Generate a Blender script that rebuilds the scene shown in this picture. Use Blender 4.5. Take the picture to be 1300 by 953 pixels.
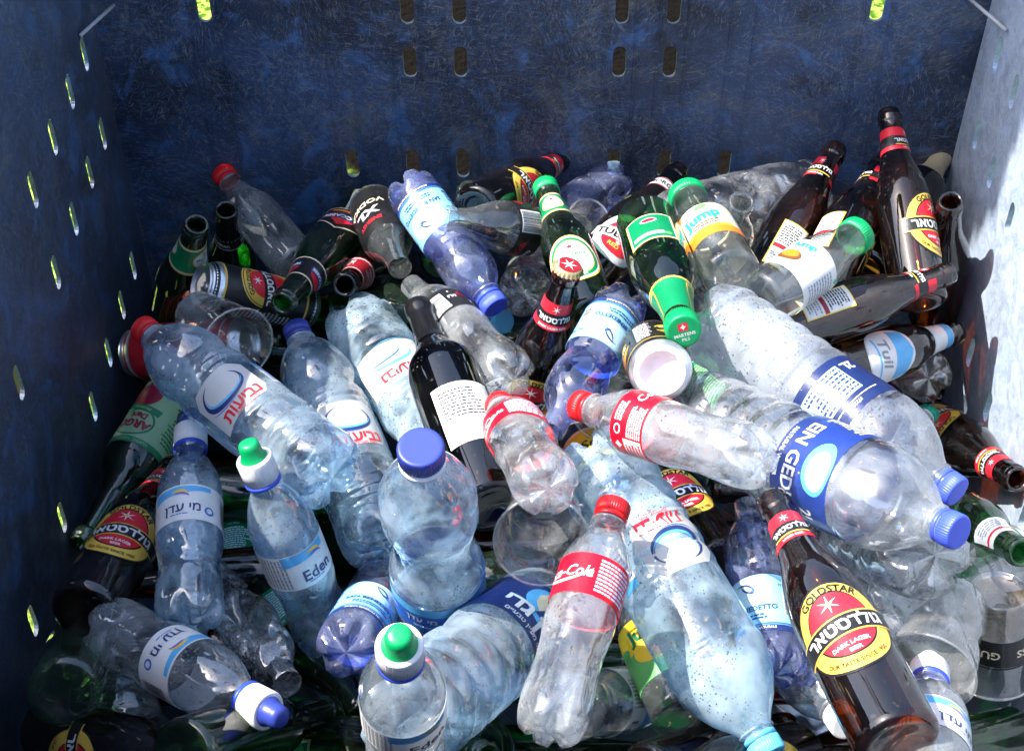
import bpy, bmesh, math, random
import numpy as np
R = math.radians
for o in list(bpy.data.objects): bpy.data.objects.remove(o)
scene = bpy.context.scene
COL = scene.collection

# ------------------------------------------------------------ camera, sky, sun, exposure
cam_d = bpy.data.cameras.new('camera'); cam = bpy.data.objects.new('camera', cam_d); COL.objects.link(cam)
cam.location = (0, 0, 1.7); cam.rotation_euler = (R(90 - 43.5), 0, 0)
cam_d.sensor_width = 36; cam_d.lens = 36 * 1897 / 1300; cam_d.shift_y = -45 / 1300
cam_d.clip_start = .05; cam_d.clip_end = 500
scene.camera = cam
SUN_EL = R(56); TO_SUN = (-0.995, 0.06)          # the sun stands to the left, a little behind the box
world = bpy.data.worlds.new('World'); scene.world = world; world.use_nodes = True
wn = world.node_tree.nodes; wl = world.node_tree.links
sky = wn.new('ShaderNodeTexSky'); sky.sky_type = 'NISHITA'; sky.sun_disc = False
sky.sun_elevation = SUN_EL; sky.sun_rotation = math.atan2(TO_SUN[0], TO_SUN[1]) ; sky.dust_density = 2.0; sky.air_density = 1.0
wl.new(sky.outputs[0], wn['Background'].inputs[0]); wn['Background'].inputs[1].default_value = .15
sun_d = bpy.data.lights.new('sun', 'SUN'); sun_d.energy = 4.2; sun_d.angle = R(.5); sun_d.color = (1, .96, .9)
sun = bpy.data.objects.new('sun', sun_d); COL.objects.link(sun)
from mathutils import Vector, Matrix
from mathutils.geometry import tessellate_polygon
sd = Vector((TO_SUN[0] * math.cos(SUN_EL), TO_SUN[1] * math.cos(SUN_EL), math.sin(SUN_EL))).normalized()
sun.rotation_euler = sd.to_track_quat('Z', 'Y').to_euler()
vs = scene.view_settings; vs.view_transform = 'Standard'; vs.look = 'None'; vs.gamma = 1; vs.use_curve_mapping = False
vs.exposure = 1.75
cy = scene.cycles
cy.max_bounces = 14; cy.transparent_max_bounces = 26; cy.glossy_bounces = 4; cy.diffuse_bounces = 3; cy.transmission_bounces = 8
cy.use_adaptive_sampling = True; cy.adaptive_threshold = .03
cy.sample_clamp_indirect = 6; cy.caustics_reflective = False; cy.caustics_refractive = False

# ------------------------------------------------------------ materials
MATS = {}
def nmat(name):
    m = bpy.data.materials.new(name); m.use_nodes = True; m.node_tree.nodes.clear()
    return m, m.node_tree.nodes, m.node_tree.links
def N(n, t, **k):
    x = n.new(t)
    for a, b in k.items(): setattr(x, a, b)
    return x
def mth(n, l, op, a, b=None, c=None, clamp=False):
    x = n.new('ShaderNodeMath'); x.operation = op; x.use_clamp = clamp
    for i, v in enumerate((a, b, c)):
        if v is None: continue
        if isinstance(v, (int, float)): x.inputs[i].default_value = v
        else: l.new(v, x.inputs[i])
    return x.outputs[0]
def ramp(n, l, src, a, b):
    x = n.new('ShaderNodeMapRange'); x.interpolation_type = 'SMOOTHSTEP'
    l.new(src, x.inputs[0]); x.inputs[1].default_value = a; x.inputs[2].default_value = b
    return x.outputs[0]
def mixs(n, l, f, a, b):
    x = n.new('ShaderNodeMixShader')
    if isinstance(f, (int, float)): x.inputs[0].default_value = f
    else: l.new(f, x.inputs[0])
    l.new(a, x.inputs[1]); l.new(b, x.inputs[2]); return x.outputs[0]
def mixc(n, l, f, a, b):
    x = n.new('ShaderNodeMix'); x.data_type = 'RGBA'
    if isinstance(f, (int, float)): x.inputs[0].default_value = f
    else: l.new(f, x.inputs[0])
    for i, v in ((6, a), (7, b)):
        if isinstance(v, tuple): x.inputs[i].default_value = (*v[:3], 1)
        else: l.new(v, x.inputs[i])
    return x.outputs[2]

def thin(name, tint, edge, haze=.04, rough=.03, base=.085, wob=.25, wobs=28, drops=0., dropsz=210, fog=0., epow=2.0, dirt=.5, crease=0.):
    """A thin clear wall of PET or glass: tinted straight-through light, Schlick gloss, a little dust and dew."""
    if name in MATS: return MATS[name]
    m, n, l = nmat(name)
    tc = n.new('ShaderNodeTexCoord').outputs['Object']
    info = n.new('ShaderNodeObjectInfo')
    off = n.new('ShaderNodeVectorMath'); off.operation = 'MULTIPLY_ADD'
    l.new(info.outputs['Random'], off.inputs[0]); off.inputs[1].default_value = (3.1, 1.7, 2.3); l.new(tc, off.inputs[2])
    co = off.outputs[0]
    nz = N(n, 'ShaderNodeTexNoise'); nz.inputs['Scale'].default_value = wobs; nz.inputs['Detail'].default_value = 1.5; l.new(co, nz.inputs['Vector'])
    bp = n.new('ShaderNodeBump'); bp.inputs['Strength'].default_value = wob; bp.inputs['Distance'].default_value = .006
    l.new(nz.outputs['Fac'], bp.inputs['Height'])
    normal = bp.outputs[0]; dm = None
    if crease:                                   # crisp folds where the thin wall has been squeezed
        cv = N(n, 'ShaderNodeTexNoise'); cv.inputs['Scale'].default_value = 17; cv.inputs['Detail'].default_value = .6; l.new(co, cv.inputs['Vector'])
        fold = ramp(n, l, mth(n, l, 'ABSOLUTE', mth(n, l, 'SUBTRACT', cv.outputs['Fac'], .5)), 0., .07)
        hgt = mth(n, l, 'MULTIPLY', fold, ramp(n, l, nz.outputs['Fac'], .42, .62))
        b3 = n.new('ShaderNodeBump'); b3.inputs['Strength'].default_value = crease; b3.inputs['Distance'].default_value = .004
        l.new(hgt, b3.inputs['Height']); l.new(normal, b3.inputs['Normal']); normal = b3.outputs[0]
    if drops:
        vo = N(n, 'ShaderNodeTexVoronoi'); vo.inputs['Scale'].default_value = dropsz; l.new(co, vo.inputs['Vector'])
        sep = n.new('ShaderNodeSeparateColor'); l.new(vo.outputs['Color'], sep.inputs[0])
        size = mth(n, l, 'MULTIPLY', sep.outputs[0], .48)
        inside = ramp(n, l, mth(n, l, 'SUBTRACT', size, vo.outputs['Distance']), 0.0, .12)
        big = N(n, 'ShaderNodeTexNoise'); big.inputs['Detail'].default_value = 1; big.inputs['Scale'].default_value = 14; l.new(co, big.inputs['Vector'])
        patch = ramp(n, l, big.outputs['Fac'], .62 - .3 * drops, .72 - .3 * drops)
        dm = mth(n, l, 'MULTIPLY', inside, patch)
        b2 = n.new('ShaderNodeBump'); b2.inputs['Strength'].default_value = .8; b2.inputs['Distance'].default_value = .0015
        l.new(dm, b2.inputs['Height']); l.new(normal, b2.inputs['Normal']); normal = b2.outputs[0]
    lw = n.new('ShaderNodeLayerWeight'); lw.inputs[0].default_value = .5; l.new(normal, lw.inputs['Normal'])
    lw0 = n.new('ShaderNodeLayerWeight'); lw0.inputs[0].default_value = .5
    f = lw.outputs['Facing']
    ef = mth(n, l, 'POWER', lw0.outputs['Facing'], epow)
    tr = n.new('ShaderNodeBsdfTransparent'); l.new(mixc(n, l, ef, tint, edge), tr.inputs[0])
    gl = n.new('ShaderNodeBsdfGlossy'); gl.inputs['Roughness'].default_value = rough; l.new(normal, gl.inputs['Normal'])
    gl.inputs[0].default_value = (1, 1, 1, 1)
    fr = mth(n, l, 'MULTIPLY_ADD', mth(n, l, 'POWER', f, 4.5), .9, base, clamp=True)
    sh = mixs(n, l, fr, tr.outputs[0], gl.outputs[0])
    df = n.new('ShaderNodeBsdfDiffuse'); tl = n.new('ShaderNodeBsdfTranslucent')
    hc = tuple(.28 + .62 * c ** 2 for c in tint)
    df.inputs[0].default_value = (*hc, 1); tl.inputs[0].default_value = (*hc, 1)
    milk = mixs(n, l, .55, df.outputs[0], tl.outputs[0])
    hz = N(n, 'ShaderNodeTexNoise'); hz.inputs['Scale'].default_value = 22; hz.inputs['Detail'].default_value = 3; l.new(co, hz.inputs['Vector'])
    hm = mth(n, l, 'MULTIPLY', ramp(n, l, hz.outputs['Fac'], .3, .75), 2 * haze)
    if fog:
        fo = N(n, 'ShaderNodeTexNoise'); fo.inputs['Scale'].default_value = 9; fo.inputs['Detail'].default_value = 4; l.new(co, fo.inputs['Vector'])
        sz = n.new('ShaderNodeSeparateXYZ'); l.new(tc, sz.inputs[0])
        low = ramp(n, l, sz.outputs['Z'], .19, .09)          # the breath of damp sits in the base half
        hm = mth(n, l, 'ADD', hm, mth(n, l, 'MULTIPLY', mth(n, l, 'MULTIPLY', ramp(n, l, fo.outputs['Fac'], .3, .6), low), fog))
    if dm is not None:
        hm = mth(n, l, 'MULTIPLY', hm, mth(n, l, 'SUBTRACT', 1.0, mth(n, l, 'MULTIPLY', dm, .85)))
        hm = mth(n, l, 'ADD', hm, mth(n, l, 'MULTIPLY', dm, .03))
    sh = mixs(n, l, mth(n, l, 'MINIMUM', hm, .92), sh, milk)
    sp = N(n, 'ShaderNodeTexNoise'); sp.inputs['Scale'].default_value = 130; sp.inputs['Detail'].default_value = 1.5; l.new(co, sp.inputs['Vector'])
    dd = n.new('ShaderNodeBsdfDiffuse'); dd.inputs[0].default_value = (.25, .21, .17, 1)
    sh = mixs(n, l, mth(n, l, 'MULTIPLY', ramp(n, l, sp.outputs['Fac'], .66, .74), dirt), sh, dd.outputs[0])
    out = n.new('ShaderNodeOutputMaterial'); l.new(sh, out.inputs[0])
    MATS[name] = m; return m

def solid(name, col, rough=.35, metal=0., bump=0., trans=0., alpha=1., wear=.25, spec=.5, stain=0.):
    if name in MATS: return MATS[name]
    m, n, l = nmat(name)
    p = n.new('ShaderNodeBsdfPrincipled'); p.inputs['Roughness'].default_value = rough; p.inputs['Metallic'].default_value = metal
    p.inputs['Specular IOR Level'].default_value = spec
    tc = n.new('ShaderNodeTexCoord').outputs['Object']
    nz = N(n, 'ShaderNodeTexNoise'); nz.inputs['Scale'].default_value = 60; nz.inputs['Detail'].default_value = 6; l.new(tc, nz.inputs['Vector'])
    dark = tuple(c * .62 + .012 for c in col)
    c = mixc(n, l, mth(n, l, 'MULTIPLY', ramp(n, l, nz.outputs['Fac'], .48, .72), wear), col, dark)
    if stain:
        s2 = N(n, 'ShaderNodeTexNoise'); s2.inputs['Scale'].default_value = 26; s2.inputs['Detail'].default_value = 7; s2.inputs['Roughness'].default_value = .7; l.new(tc, s2.inputs['Vector'])
        c = mixc(n, l, mth(n, l, 'MULTIPLY', ramp(n, l, s2.outputs['Fac'], .52, .72), stain), c, tuple(.45 * v + .07 for v in col))
        wb = n.new('ShaderNodeBump'); wb.inputs['Strength'].default_value = .35; wb.inputs['Distance'].default_value = .003; l.new(s2.outputs['Fac'], wb.inputs['Height']); l.new(wb.outputs[0], p.inputs['Normal'])
    l.new(c, p.inputs['Base Color'])
    if bump:
        b = n.new('ShaderNodeBump'); b.inputs['Strength'].default_value = bump; b.inputs['Distance'].default_value = .002
        l.new(nz.outputs['Fac'], b.inputs['Height']); l.new(b.outputs[0], p.inputs['Normal'])
    sh = p.outputs[0]
    if trans:
        t = n.new('ShaderNodeBsdfTranslucent'); l.new(c, t.inputs[0]); sh = mixs(n, l, trans, sh, t.outputs[0])
    if alpha < 1:
        t = n.new('ShaderNodeBsdfTransparent'); t.inputs[0].default_value = (*[min(1, .4 + .6 * v) for v in col], 1)
        sh = mixs(n, l, alpha, t.outputs[0], sh)
    out = n.new('ShaderNodeOutputMaterial'); l.new(sh, out.inputs[0])
    MATS[name] = m; return m

INK = dict(white=(.72, .72, .71), offwhite=(.7, .68, .6), black=(.008, .008, .009), gold=(.72, .46, .07), red=(.62, .015, .03), dred=(.28, .01, .02),
    navy=(.012, .03, .14), blue=(.03, .13, .5), sky=(.1, .42, .75), pale=(.5, .75, .88), green=(.0, .2, .07), lgreen=(.12, .42, .12), yellow=(.85, .55, .03),
    orange=(.85, .2, .02), grey=(.25, .26, .28), silver=(.55, .55, .56), coke=(.72, .0, .015), cream=(.72, .62, .42), pomred=(.3, .01, .04), mint=(.3, .5, .27), brown=(.16, .06, .02), teal=(.02, .45, .38), lake=(.24, .55, .8), egblue=(.02, .055, .3), violet=(.2, .12, .5))
def ink(c):
    film = c.startswith('f_'); k = c[2:] if film else c
    if film: return solid('ink_film_' + k, INK[k], .3, trans=.3, alpha=.8, wear=.1, stain=.2)
    return solid('ink_' + k, INK[k], .36, trans=.12, wear=.25, stain=.35)

# ------------------------------------------------------------ flat print, later wrapped round a bottle
TXT = {}
def heb(s): return s[::-1]
def outline_mesh(s, bold):
    # script faces whose strokes overlap: every outline is filled on its own, and made bolder by pushing it outwards
    c = bpy.data.curves.new('t', 'FONT'); c.body = s; c.size = 1; c.align_x = 'CENTER'
    o = bpy.data.objects.new('t', c); COL.objects.link(o); bpy.context.view_layer.update()
    cu = o.to_curve(bpy.context.evaluated_depsgraph_get())
    loops = []
    for sp in cu.splines:
        b = sp.bezier_points; pts = []
        for i in range(len(b)):
            p, q = b[i], b[(i + 1) % len(b)]
            straight = p.handle_right_type == 'VECTOR' and q.handle_left_type == 'VECTOR'
            for t in ((0,) if straight else (0, .34, .67)):
                x = p.co * (1-t)**3 + p.handle_right * 3*t*(1-t)**2 + q.handle_left * 3*t*t*(1-t) + q.co * t**3
                if not pts or (Vector((x[0], x[1])) - pts[-1]).length > 1e-4: pts.append(Vector((x[0], x[1])))
        if len(pts) > 2: loops.append(pts)
    o.to_curve_clear(); bpy.data.objects.remove(o); bpy.data.curves.remove(c)
    area = lambda q: sum(q[i-1].x * q[i].y - q[i].x * q[i-1].y for i in range(len(q))) / 2
    big = sum(math.copysign(1, area(q)) * abs(area(q)) for q in loops); sg = 1 if big > 0 else -1
    outer = [q for q in loops if area(q) * sg > 0]; holes = [q for q in loops if area(q) * sg <= 0]
    def push(q):
        n = len(q); r = []
        for i in range(n):
            a, b_, c_ = q[i-1], q[i], q[(i+1) % n]; d = (b_ - a).normalized() + (c_ - b_).normalized()
            if d.length < 1e-6: r.append(b_); continue
            d.normalize(); r.append(b_ + Vector((d.y, -d.x)) * bold * sg)
        return r
    V, F, Z = [], [], []
    inside = lambda p, q: sum(((q[i-1].y > p.y) != (q[i].y > p.y)) and p.x < (q[i-1].x - q[i].x) * (p.y - q[i].y) / (q[i-1].y - q[i].y) + q[i].x for i in range(len(q))) % 2
    for k, q in enumerate(outer):
        hs = [h for h in holes if inside(h[0], q)]; polys = [push(q)] + [push(h) for h in hs]
        b0 = len(V); flat = [p for pl in polys for p in pl]
        V += [(p.x, p.y) for p in flat]; Z += [.09 * (k % 4)] * len(flat)
        for t in tessellate_polygon([[p.to_3d() for p in pl] for pl in polys]):
            a, b_, c_ = (flat[i] for i in t); cr = (b_ - a).cross(c_ - a)
            F.append(tuple(b0 + i for i in (t if cr > 0 else t[::-1])))
    v = np.array(V)
    return v - np.array([0, .32]), F, np.array(Z)
def text_mesh(s, bold=0.):
    k = (s, bold)
    if k in TXT: return TXT[k]
    if any('\u0590' <= ch <= '\u05ff' for ch in s): TXT[k] = outline_mesh(s, bold); return TXT[k]
    c = bpy.data.curves.new('t', 'FONT'); c.body = s; c.size = 1; c.resolution_u = 2; c.offset = bold; c.align_x = 'CENTER'
    o = bpy.data.objects.new('t', c); COL.objects.link(o); bpy.context.view_layer.update()
    me = o.evaluated_get(bpy.context.evaluated_depsgraph_get()).to_mesh()
    v = np.array([x.co[:2] for x in me.vertices]) if len(me.vertices) else np.zeros((0, 2))
    f = [tuple(p.vertices) for p in me.polygons]
    up = [me.polygons[i].normal.z for i in range(len(f))]
    f = [q if u > 0 else q[::-1] for q, u in zip(f, up)]
    o.evaluated_get(bpy.context.evaluated_depsgraph_get()).to_mesh_clear()
    bpy.data.objects.remove(o); bpy.data.curves.remove(c)
    if len(v): v[:, 1] -= .35
    TXT[k] = (v, f, np.zeros(len(v))); return TXT[k]

class Print:
    def __init__(s): s.v = []; s.f = []; s.m = []; s.inks = []
    def add(s, pts, faces, c, lay, zz=None):
        if c not in s.inks: s.inks.append(c)
        k = s.inks.index(c); b = len(s.v)
        s.v += [(float(x), float(y), lay + (0 if zz is None else float(zz[i]))) for i, (x, y) in enumerate(pts)]; s.f += [tuple(b + i for i in q) for q in faces]; s.m += [k] * len(faces)
    def poly(s, pts, c, lay):
        a = sum(pts[i - 1][0] * pts[i][1] - pts[i][0] * pts[i - 1][1] for i in range(len(pts)))
        if a < 0: pts = pts[::-1]
        s.add(pts, [tuple(range(len(pts)))], c, lay)
    def rect(s, u0, v0, u1, v1, c, lay=0): s.poly([(u0, v0), (u1, v0), (u1, v1), (u0, v1)], c, lay)
    def ell(s, u, v, a, b, c, lay=0, n=28, rot=0):
        cr, sr = math.cos(R(rot)), math.sin(R(rot)); q = [(a * math.cos(2 * math.pi * i / n), b * math.sin(2 * math.pi * i / n)) for i in range(n)]
        s.poly([(u + x * cr - y * sr, v + x * sr + y * cr) for x, y in q], c, lay)
    def arc(s, u, v, a, b, w, t0, t1, c, lay=0, n=20, taper=True):
        for i in range(n):
            p = []
            for k in (i, i + 1):
                t = R(t0 + (t1 - t0) * k / n); ww = w * (math.sin(math.pi * k / n) * .9 + .1 if taper else 1)
                p.append(((u + (a - ww / 2) * math.cos(t), v + (b - ww / 2) * math.sin(t)), (u + (a + ww / 2) * math.cos(t), v + (b + ww / 2) * math.sin(t))))
            s.poly([p[0][0], p[0][1], p[1][1], p[1][0]], c, lay)
    def star(s, u, v, r, c, lay, k=6, q=.32):
        s.poly([(u + (r if i % 2 == 0 else r * q) * math.sin(math.pi * i / k), v + (r if i % 2 == 0 else r * q) * math.cos(math.pi * i / k)) for i in range(2 * k)], c, lay)
    def text(s, t, u, v, h, c, lay, rot=0, bend=0, bold=.015, sx=1., shear=0.):
        vv, ff, zz = text_mesh(t, bold)
        if not len(vv): return
        x = vv[:, 0] * h * sx + shear * vv[:, 1] * h; y = vv[:, 1] * h
        if bend: x, y = (bend + y) * np.sin(x / bend), (bend + y) * np.cos(x / bend) - bend
        cr, sr = math.cos(R(rot)), math.sin(R(rot))
        p = np.stack([u + x * cr - y * sr, v + x * sr + y * cr], 1)
        s.add(p, ff, c, lay, zz)
    def dashes(s, u0, v0, u1, v1, c, lay, rows=6, seed=1, gap=.45):
        rn = random.Random(seed); dv = (v1 - v0) / rows
        for i in range(rows):
            u = u0
            end = u1 - rn.random() * (u1 - u0) * .25
            while u < end - 1:
                w = min(rn.uniform(1.5, 6), end - u); s.rect(u, v0 + i * dv + dv * gap * .4, u + w, v0 + (i + 1) * dv - dv * gap * .6, c, lay); u += w + .8
    def vdashes(s, u0, v0, u1, v1, c, lay, cols=6, seed=1):
        rn = random.Random(seed); du = (u1 - u0) / cols
        for i in range(cols):
            v = v0
            while v < v1 - 1:
                w = min(rn.uniform(1.5, 6), v1 - v); s.rect(u0 + i * du + du * .2, v, u0 + (i + 1) * du - du * .3, v + w, c, lay); v += w + .8
    def bars(s, u0, v0, u1, v1, lay=2, seed=3, along='u'):
        s.rect(u0 - 1, v0 - 1, u1 + 1, v1 + 1, 'white', lay); rn = random.Random(seed); p = 0; W = (u1 - u0) if along == 'u' else (v1 - v0)
        while p < W - .4:
            w = min(rn.choice((.4, .7, 1.1)), W - p)
            if along == 'u': s.rect(u0 + p, v0, u0 + p + w, v1, 'black', lay + 1)
            else: s.rect(u0, v0 + p, u1, v0 + p + w, 'black', lay + 1)
            p += w + rn.choice((.4, .6, 1.))
    def cut(s, du=5., dv=9.):
        bm = bmesh.new(); vs_ = [bm.verts.new(v) for v in s.v]
        for q, k in zip(s.f, s.m):
            try: f = bm.faces.new([vs_[i] for i in q]); f.material_index = k
            except ValueError: pass
        if not s.v: return s
        A = np.array(s.v); 
        for ax, d in ((0, du), (1, dv)):
            lo, hi = A[:, ax].min(), A[:, ax].max(); x = lo + d
            while x < hi - .01:
                co = [0, 0, 0]; no = [0, 0, 0]; co[ax] = x + .013; no[ax] = 1
                bmesh.ops.bisect_plane(bm, geom=bm.verts[:] + bm.edges[:] + bm.faces[:], plane_co=co, plane_no=no, dist=1e-5); x += d
        bm.verts.ensure_lookup_table(); bm.verts.index_update()
        s.V = np.array([v.co[:] for v in bm.verts]); s.F = [tuple(v.index for v in f.verts) for f in bm.faces]; s.M = [f.material_index for f in bm.faces]
        bm.free(); return s

ART = {}
def art(name, du=5., dv=9.):
    def deco(fn):
        p = Print(); fn(p); p.cut(du, dv); ART[name] = p; return fn
    return deco
H_GOLD, H_NEV, H_ME, H_EG, H_MIN = heb('גולדסטאר'), heb('נביעות'), heb('מי עדן'), heb('עין גדי'), heb('מים מינרליים')

@art('gold_body')
def _(p):
    v = 92
    p.ell(0, v, 40, 43, 'black', 0, 40); p.ell(0, v, 38, 41, 'gold', 1, 40)
    p.ell(0, v + 2, 27, 31, 'black', 2, 36); p.ell(0, v + 2, 25.5, 29.5, 'red', 3, 36)
    p.poly([(-44, v - 14), (44, v - 6), (44, v + 13), (-44, v + 5)], 'gold', 4); p.poly([(-44, v - 12.5), (44, v - 4.5), (44, v + 11.5), (-44, v + 3.5)], 'black', 5)
    p.text(H_GOLD, 0, v - .5, 16, 'white', 6, rot=5, bold=.03)
    p.star(-2, v + 21, 9, 'white', 5, 6, .2); p.star(-2, v + 21, 4, 'gold', 6, 3, .3)
    p.text('GOLDSTAR', 0, v + 35.5, 9.5, 'black', 4, bend=36, bold=.03)
    p.text('DARK LAGER', 0, v - 18, 5.2, 'white', 5, bold=.02, rot=4); p.text('BEER', 2, v - 24, 4.6, 'white', 5, bold=.02, rot=4)
    p.text('OUR TASTE SINCE 1950', 0, v - 35, 5, 'black', 4, bend=-38, bold=.015)
@art('gold_neck', 5, 5)
def _(p):
    p.rect(-44, 199, 44, 205, 'red', 0); p.rect(-44, 205.2, 44, 219, 'black', 0); p.rect(-44, 219.2, 44, 232, 'red', 0)
    for u in (0, 42):
        p.star(u, 225, 5, 'white', 2, 6, .2); p.rect(u - 17, 205.6, u + 17, 207, 'gold', 1)
        p.text(H_GOLD, u, 213, 8.5, 'white', 3, rot=3, bold=.03); p.text('LAGER BEER', u, 202.2, 3.2, 'white', 2)
@art('gold_back')
def _(p):
    p.rect(-17, 44, 17, 112, 'black', 0); p.rect(-16, 45, 16, 111, 'yellow', 1); p.rect(-14.5, 46.5, 14.5, 109.5, 'white', 2); p.rect(-14.5, 70, 14.5, 76, 'dred', 3)
    p.dashes(-13, 78, 13, 106, 'black', 3, 8, 4); p.dashes(-13, 50, 13, 68, 'grey', 3, 5, 5)
@art('gold_small_body')
def _(p):
    v = 66
    p.ell(0, v, 33, 36, 'black', 0, 40); p.ell(0, v, 31.5, 34.5, 'gold', 1, 40); p.ell(0, v + 1, 23, 26, 'black', 2); p.ell(0, v + 1, 21.8, 24.8, 'red', 3)
    p.poly([(-38, v - 12), (38, v - 5), (38, v + 9), (-38, v + 3)], 'black', 5); p.text(H_GOLD, 0, v - 1, 12, 'white', 6, rot=5, bold=.03)
    p.star(-2, v + 17, 8, 'white', 5, 6, .2); p.text('GOLDSTAR', 0, v + 29.6, 8, 'black', 4, bend=30, bold=.03); p.text('SINCE 1950', 0, v - 29.5, 4.5, 'black', 4, bend=-31)
@art('gold_small_neck', 5, 5)
def _(p):
    p.rect(-42, 160, 42, 166, 'red', 0); p.rect(-42, 166.2, 42, 178, 'black', 0); p.rect(-42, 178.2, 42, 191, 'red', 0)
    for u in (0, 42):
        p.star(u, 184.5, 5.5, 'white', 2, 6, .2); p.text(H_GOLD, u, 172, 9.5, 'white', 3, rot=2, bold=.03); p.text('DARK LAGER BEER', u, 163, 3.4, 'white', 2)
@art('tub_body')
def _(p):
    v = 80
    p.ell(0, v, 33, 39, 'silver', 0, 36); p.ell(0, v, 31.8, 37.8, 'white', 1, 36); p.ell(0, v, 24, 28.5, 'silver', 2, 36); p.ell(0, v - 1, 23, 27.5, 'red', 3, 36)
    p.poly([(-36, v - 10), (36, v - 5), (36, v + 12), (-36, v + 7)], 'white', 4)
    p.text('TUBORG', 0, v + 1, 15, 'black', 5, rot=4, bold=.035, sx=1.05); p.text('GENUINE', 0, v + 19, 6, 'white', 5, bend=24, bold=.03); p.text('RED', -3, v - 17, 8, 'gold', 5, bold=.03)
    p.star(0, v - 11, 4, 'silver', 5, 5, .4); p.ell(12, v + 44, 12, 9, 'white', 1, 20, -20); p.ell(12, v + 44, 8, 5.5, 'red', 2, 20, -20)
@art('tub_neck', 5, 5)
def _(p):
    p.rect(-42, 203, 42, 221, 'white', 0); p.rect(-42, 203, 42, 205, 'dred', 1); p.rect(-42, 218.5, 42, 220.5, 'dred', 1)
    for u in (-14, 28): p.text('TUBORG', u, 211.5, 10, 'black', 2, bold=.03)
@art('carl_body')
def _(p):
    v = 78
    p.ell(0, v, 36, 42, 'gold', 0, 40); p.ell(0, v, 34, 40, 'white', 1, 40); p.ell(0, v, 31.5, 37, 'green', 2, 40); p.ell(0, v, 27, 32, 'gold', 3, 36); p.ell(0, v, 25.5, 30.5, 'white', 4, 36)
    p.text("Martens", 0, v + 6, 11, 'green', 5, bold=.02, rot=6, shear=.2); p.text('PILS', 0, v - 8, 9, 'dred', 5, bold=.02); p.star(0, v + 20, 5, 'red', 5, 5, .45)
    p.text('PREMIUM BEER', 0, v - 33.2, 3.6, 'white', 4, bend=-34)
@art('carl_neck', 5, 5)
def _(p):
    p.rect(-50, 182, 50, 228, 'gold', 0); p.rect(-50, 184.5, 50, 226, 'white', 1); p.rect(-50, 186, 50, 224.5, 'green', 2)
    for u in (0, 55):
        p.ell(u, 206, 15, 15, 'gold', 3, 24); p.ell(u, 206, 13.5, 13.5, 'white', 4, 24); p.star(u, 213.5, 3.5, 'red', 5, 5, .5); p.text('Martens', u, 206.5, 6.5, 'green', 5, bold=.02); p.text('PILS', u, 200, 5, 'grey', 5)
@art('carl_back')
def _(p):
    p.rect(-26, 58, 26, 120, 'gold', 0); p.rect(-24.5, 59.5, 24.5, 118.5, 'white', 1); p.rect(-23, 61, 23, 117, 'green', 2)
    p.rect(-12, 103, 20, 110, 'white', 3); p.dashes(-10, 104, 18, 109, 'green', 4, 2, 7); p.ell(0, 74, 9, 5.5, 'white', 3, 20); p.ell(0, 74, 7, 3.6, 'dred', 4, 20); p.ell(-16, 109, 4, 4, 'lgreen', 3, 14)
@art('carl_shoulder', 5, 5)
def _(p):
    p.rect(-46, 186, 46, 236, 'gold', 0); p.rect(-46, 188.5, 46, 236, 'green', 1)
    for u in (-22, 22): p.poly([(u - 7, 191), (u + 7, 191), (u + 4, 234), (u - 4, 234)], 'gold', 2); p.poly([(u - 5.6, 193), (u + 5.6, 193), (u + 3, 233), (u - 3, 233)], 'green', 3)
@art('green_text')
def _(p):
    p.rect(-26, 48, 26, 116, 'green', 0); p.dashes(-21, 54, 21, 104, 'pale', 1, 12, 8); p.text('ml 500', 0, 110, 5, 'pale', 1)
@art('green_bar')
def _(p):
    p.rect(-30, 50, 30, 150, 'green', 0); p.bars(-16, 58, 14, 76, 1, 5); p.dashes(-26, 84, 26, 146, 'mint', 1, 14, 18)
@art('hein_neck', 5, 5)
def _(p):
    p.rect(-48, 166, 48, 180, 'black', 0); p.rect(-48, 165, 48, 166, 'white', 1); p.rect(-48, 180, 48, 181, 'white', 1)
    for u in (-24, 24): p.text('Heineken', u + 2, 173, 8.5, 'white', 2, bold=.03); p.star(u - 19, 173, 2.5, 'red', 2, 5, .45)
@art('hein_can')
def _(p):
    p.rect(-103, 8, 103, 162, 'green', 0); p.rect(-103, 60, 103, 112, 'silver', 1); p.rect(-103, 76, 103, 96, 'black', 2)
    for u in (-66, 0, 66): p.text('Heineken', u, 86, 14, 'white', 3, bold=.03); p.star(u, 104, 6, 'red', 3, 5, .45)
@art('gold_can')
def _(p):
    p.rect(-103, 6, 103, 158, 'black', 0); p.rect(-103, 140, 103, 143, 'gold', 1); p.rect(-103, 20, 103, 23, 'gold', 1)
    for u in (-70, 34):
        v = 80
        p.ell(u, v, 36, 40, 'gold', 1, 36); p.ell(u, v, 34, 38, 'black', 2, 36); p.ell(u, v, 33, 37, 'gold', 3, 36); p.ell(u, v, 23, 28, 'red', 4, 30)
        p.poly([(u - 38, v - 13), (u + 38, v - 6), (u + 38, v + 11), (u - 38, v + 4)], 'black', 5); p.text(H_GOLD, u, v - 1, 15, 'white', 6, rot=5, bold=.03)
        p.star(u, v + 17, 8, 'white', 6, 6, .2); p.text('GOLDSTAR', u, v + 30, 9, 'black', 5, bend=31, bold=.03)
    p.dashes(-24, 34, -4, 126, 'silver', 1, 16, 2)
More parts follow.
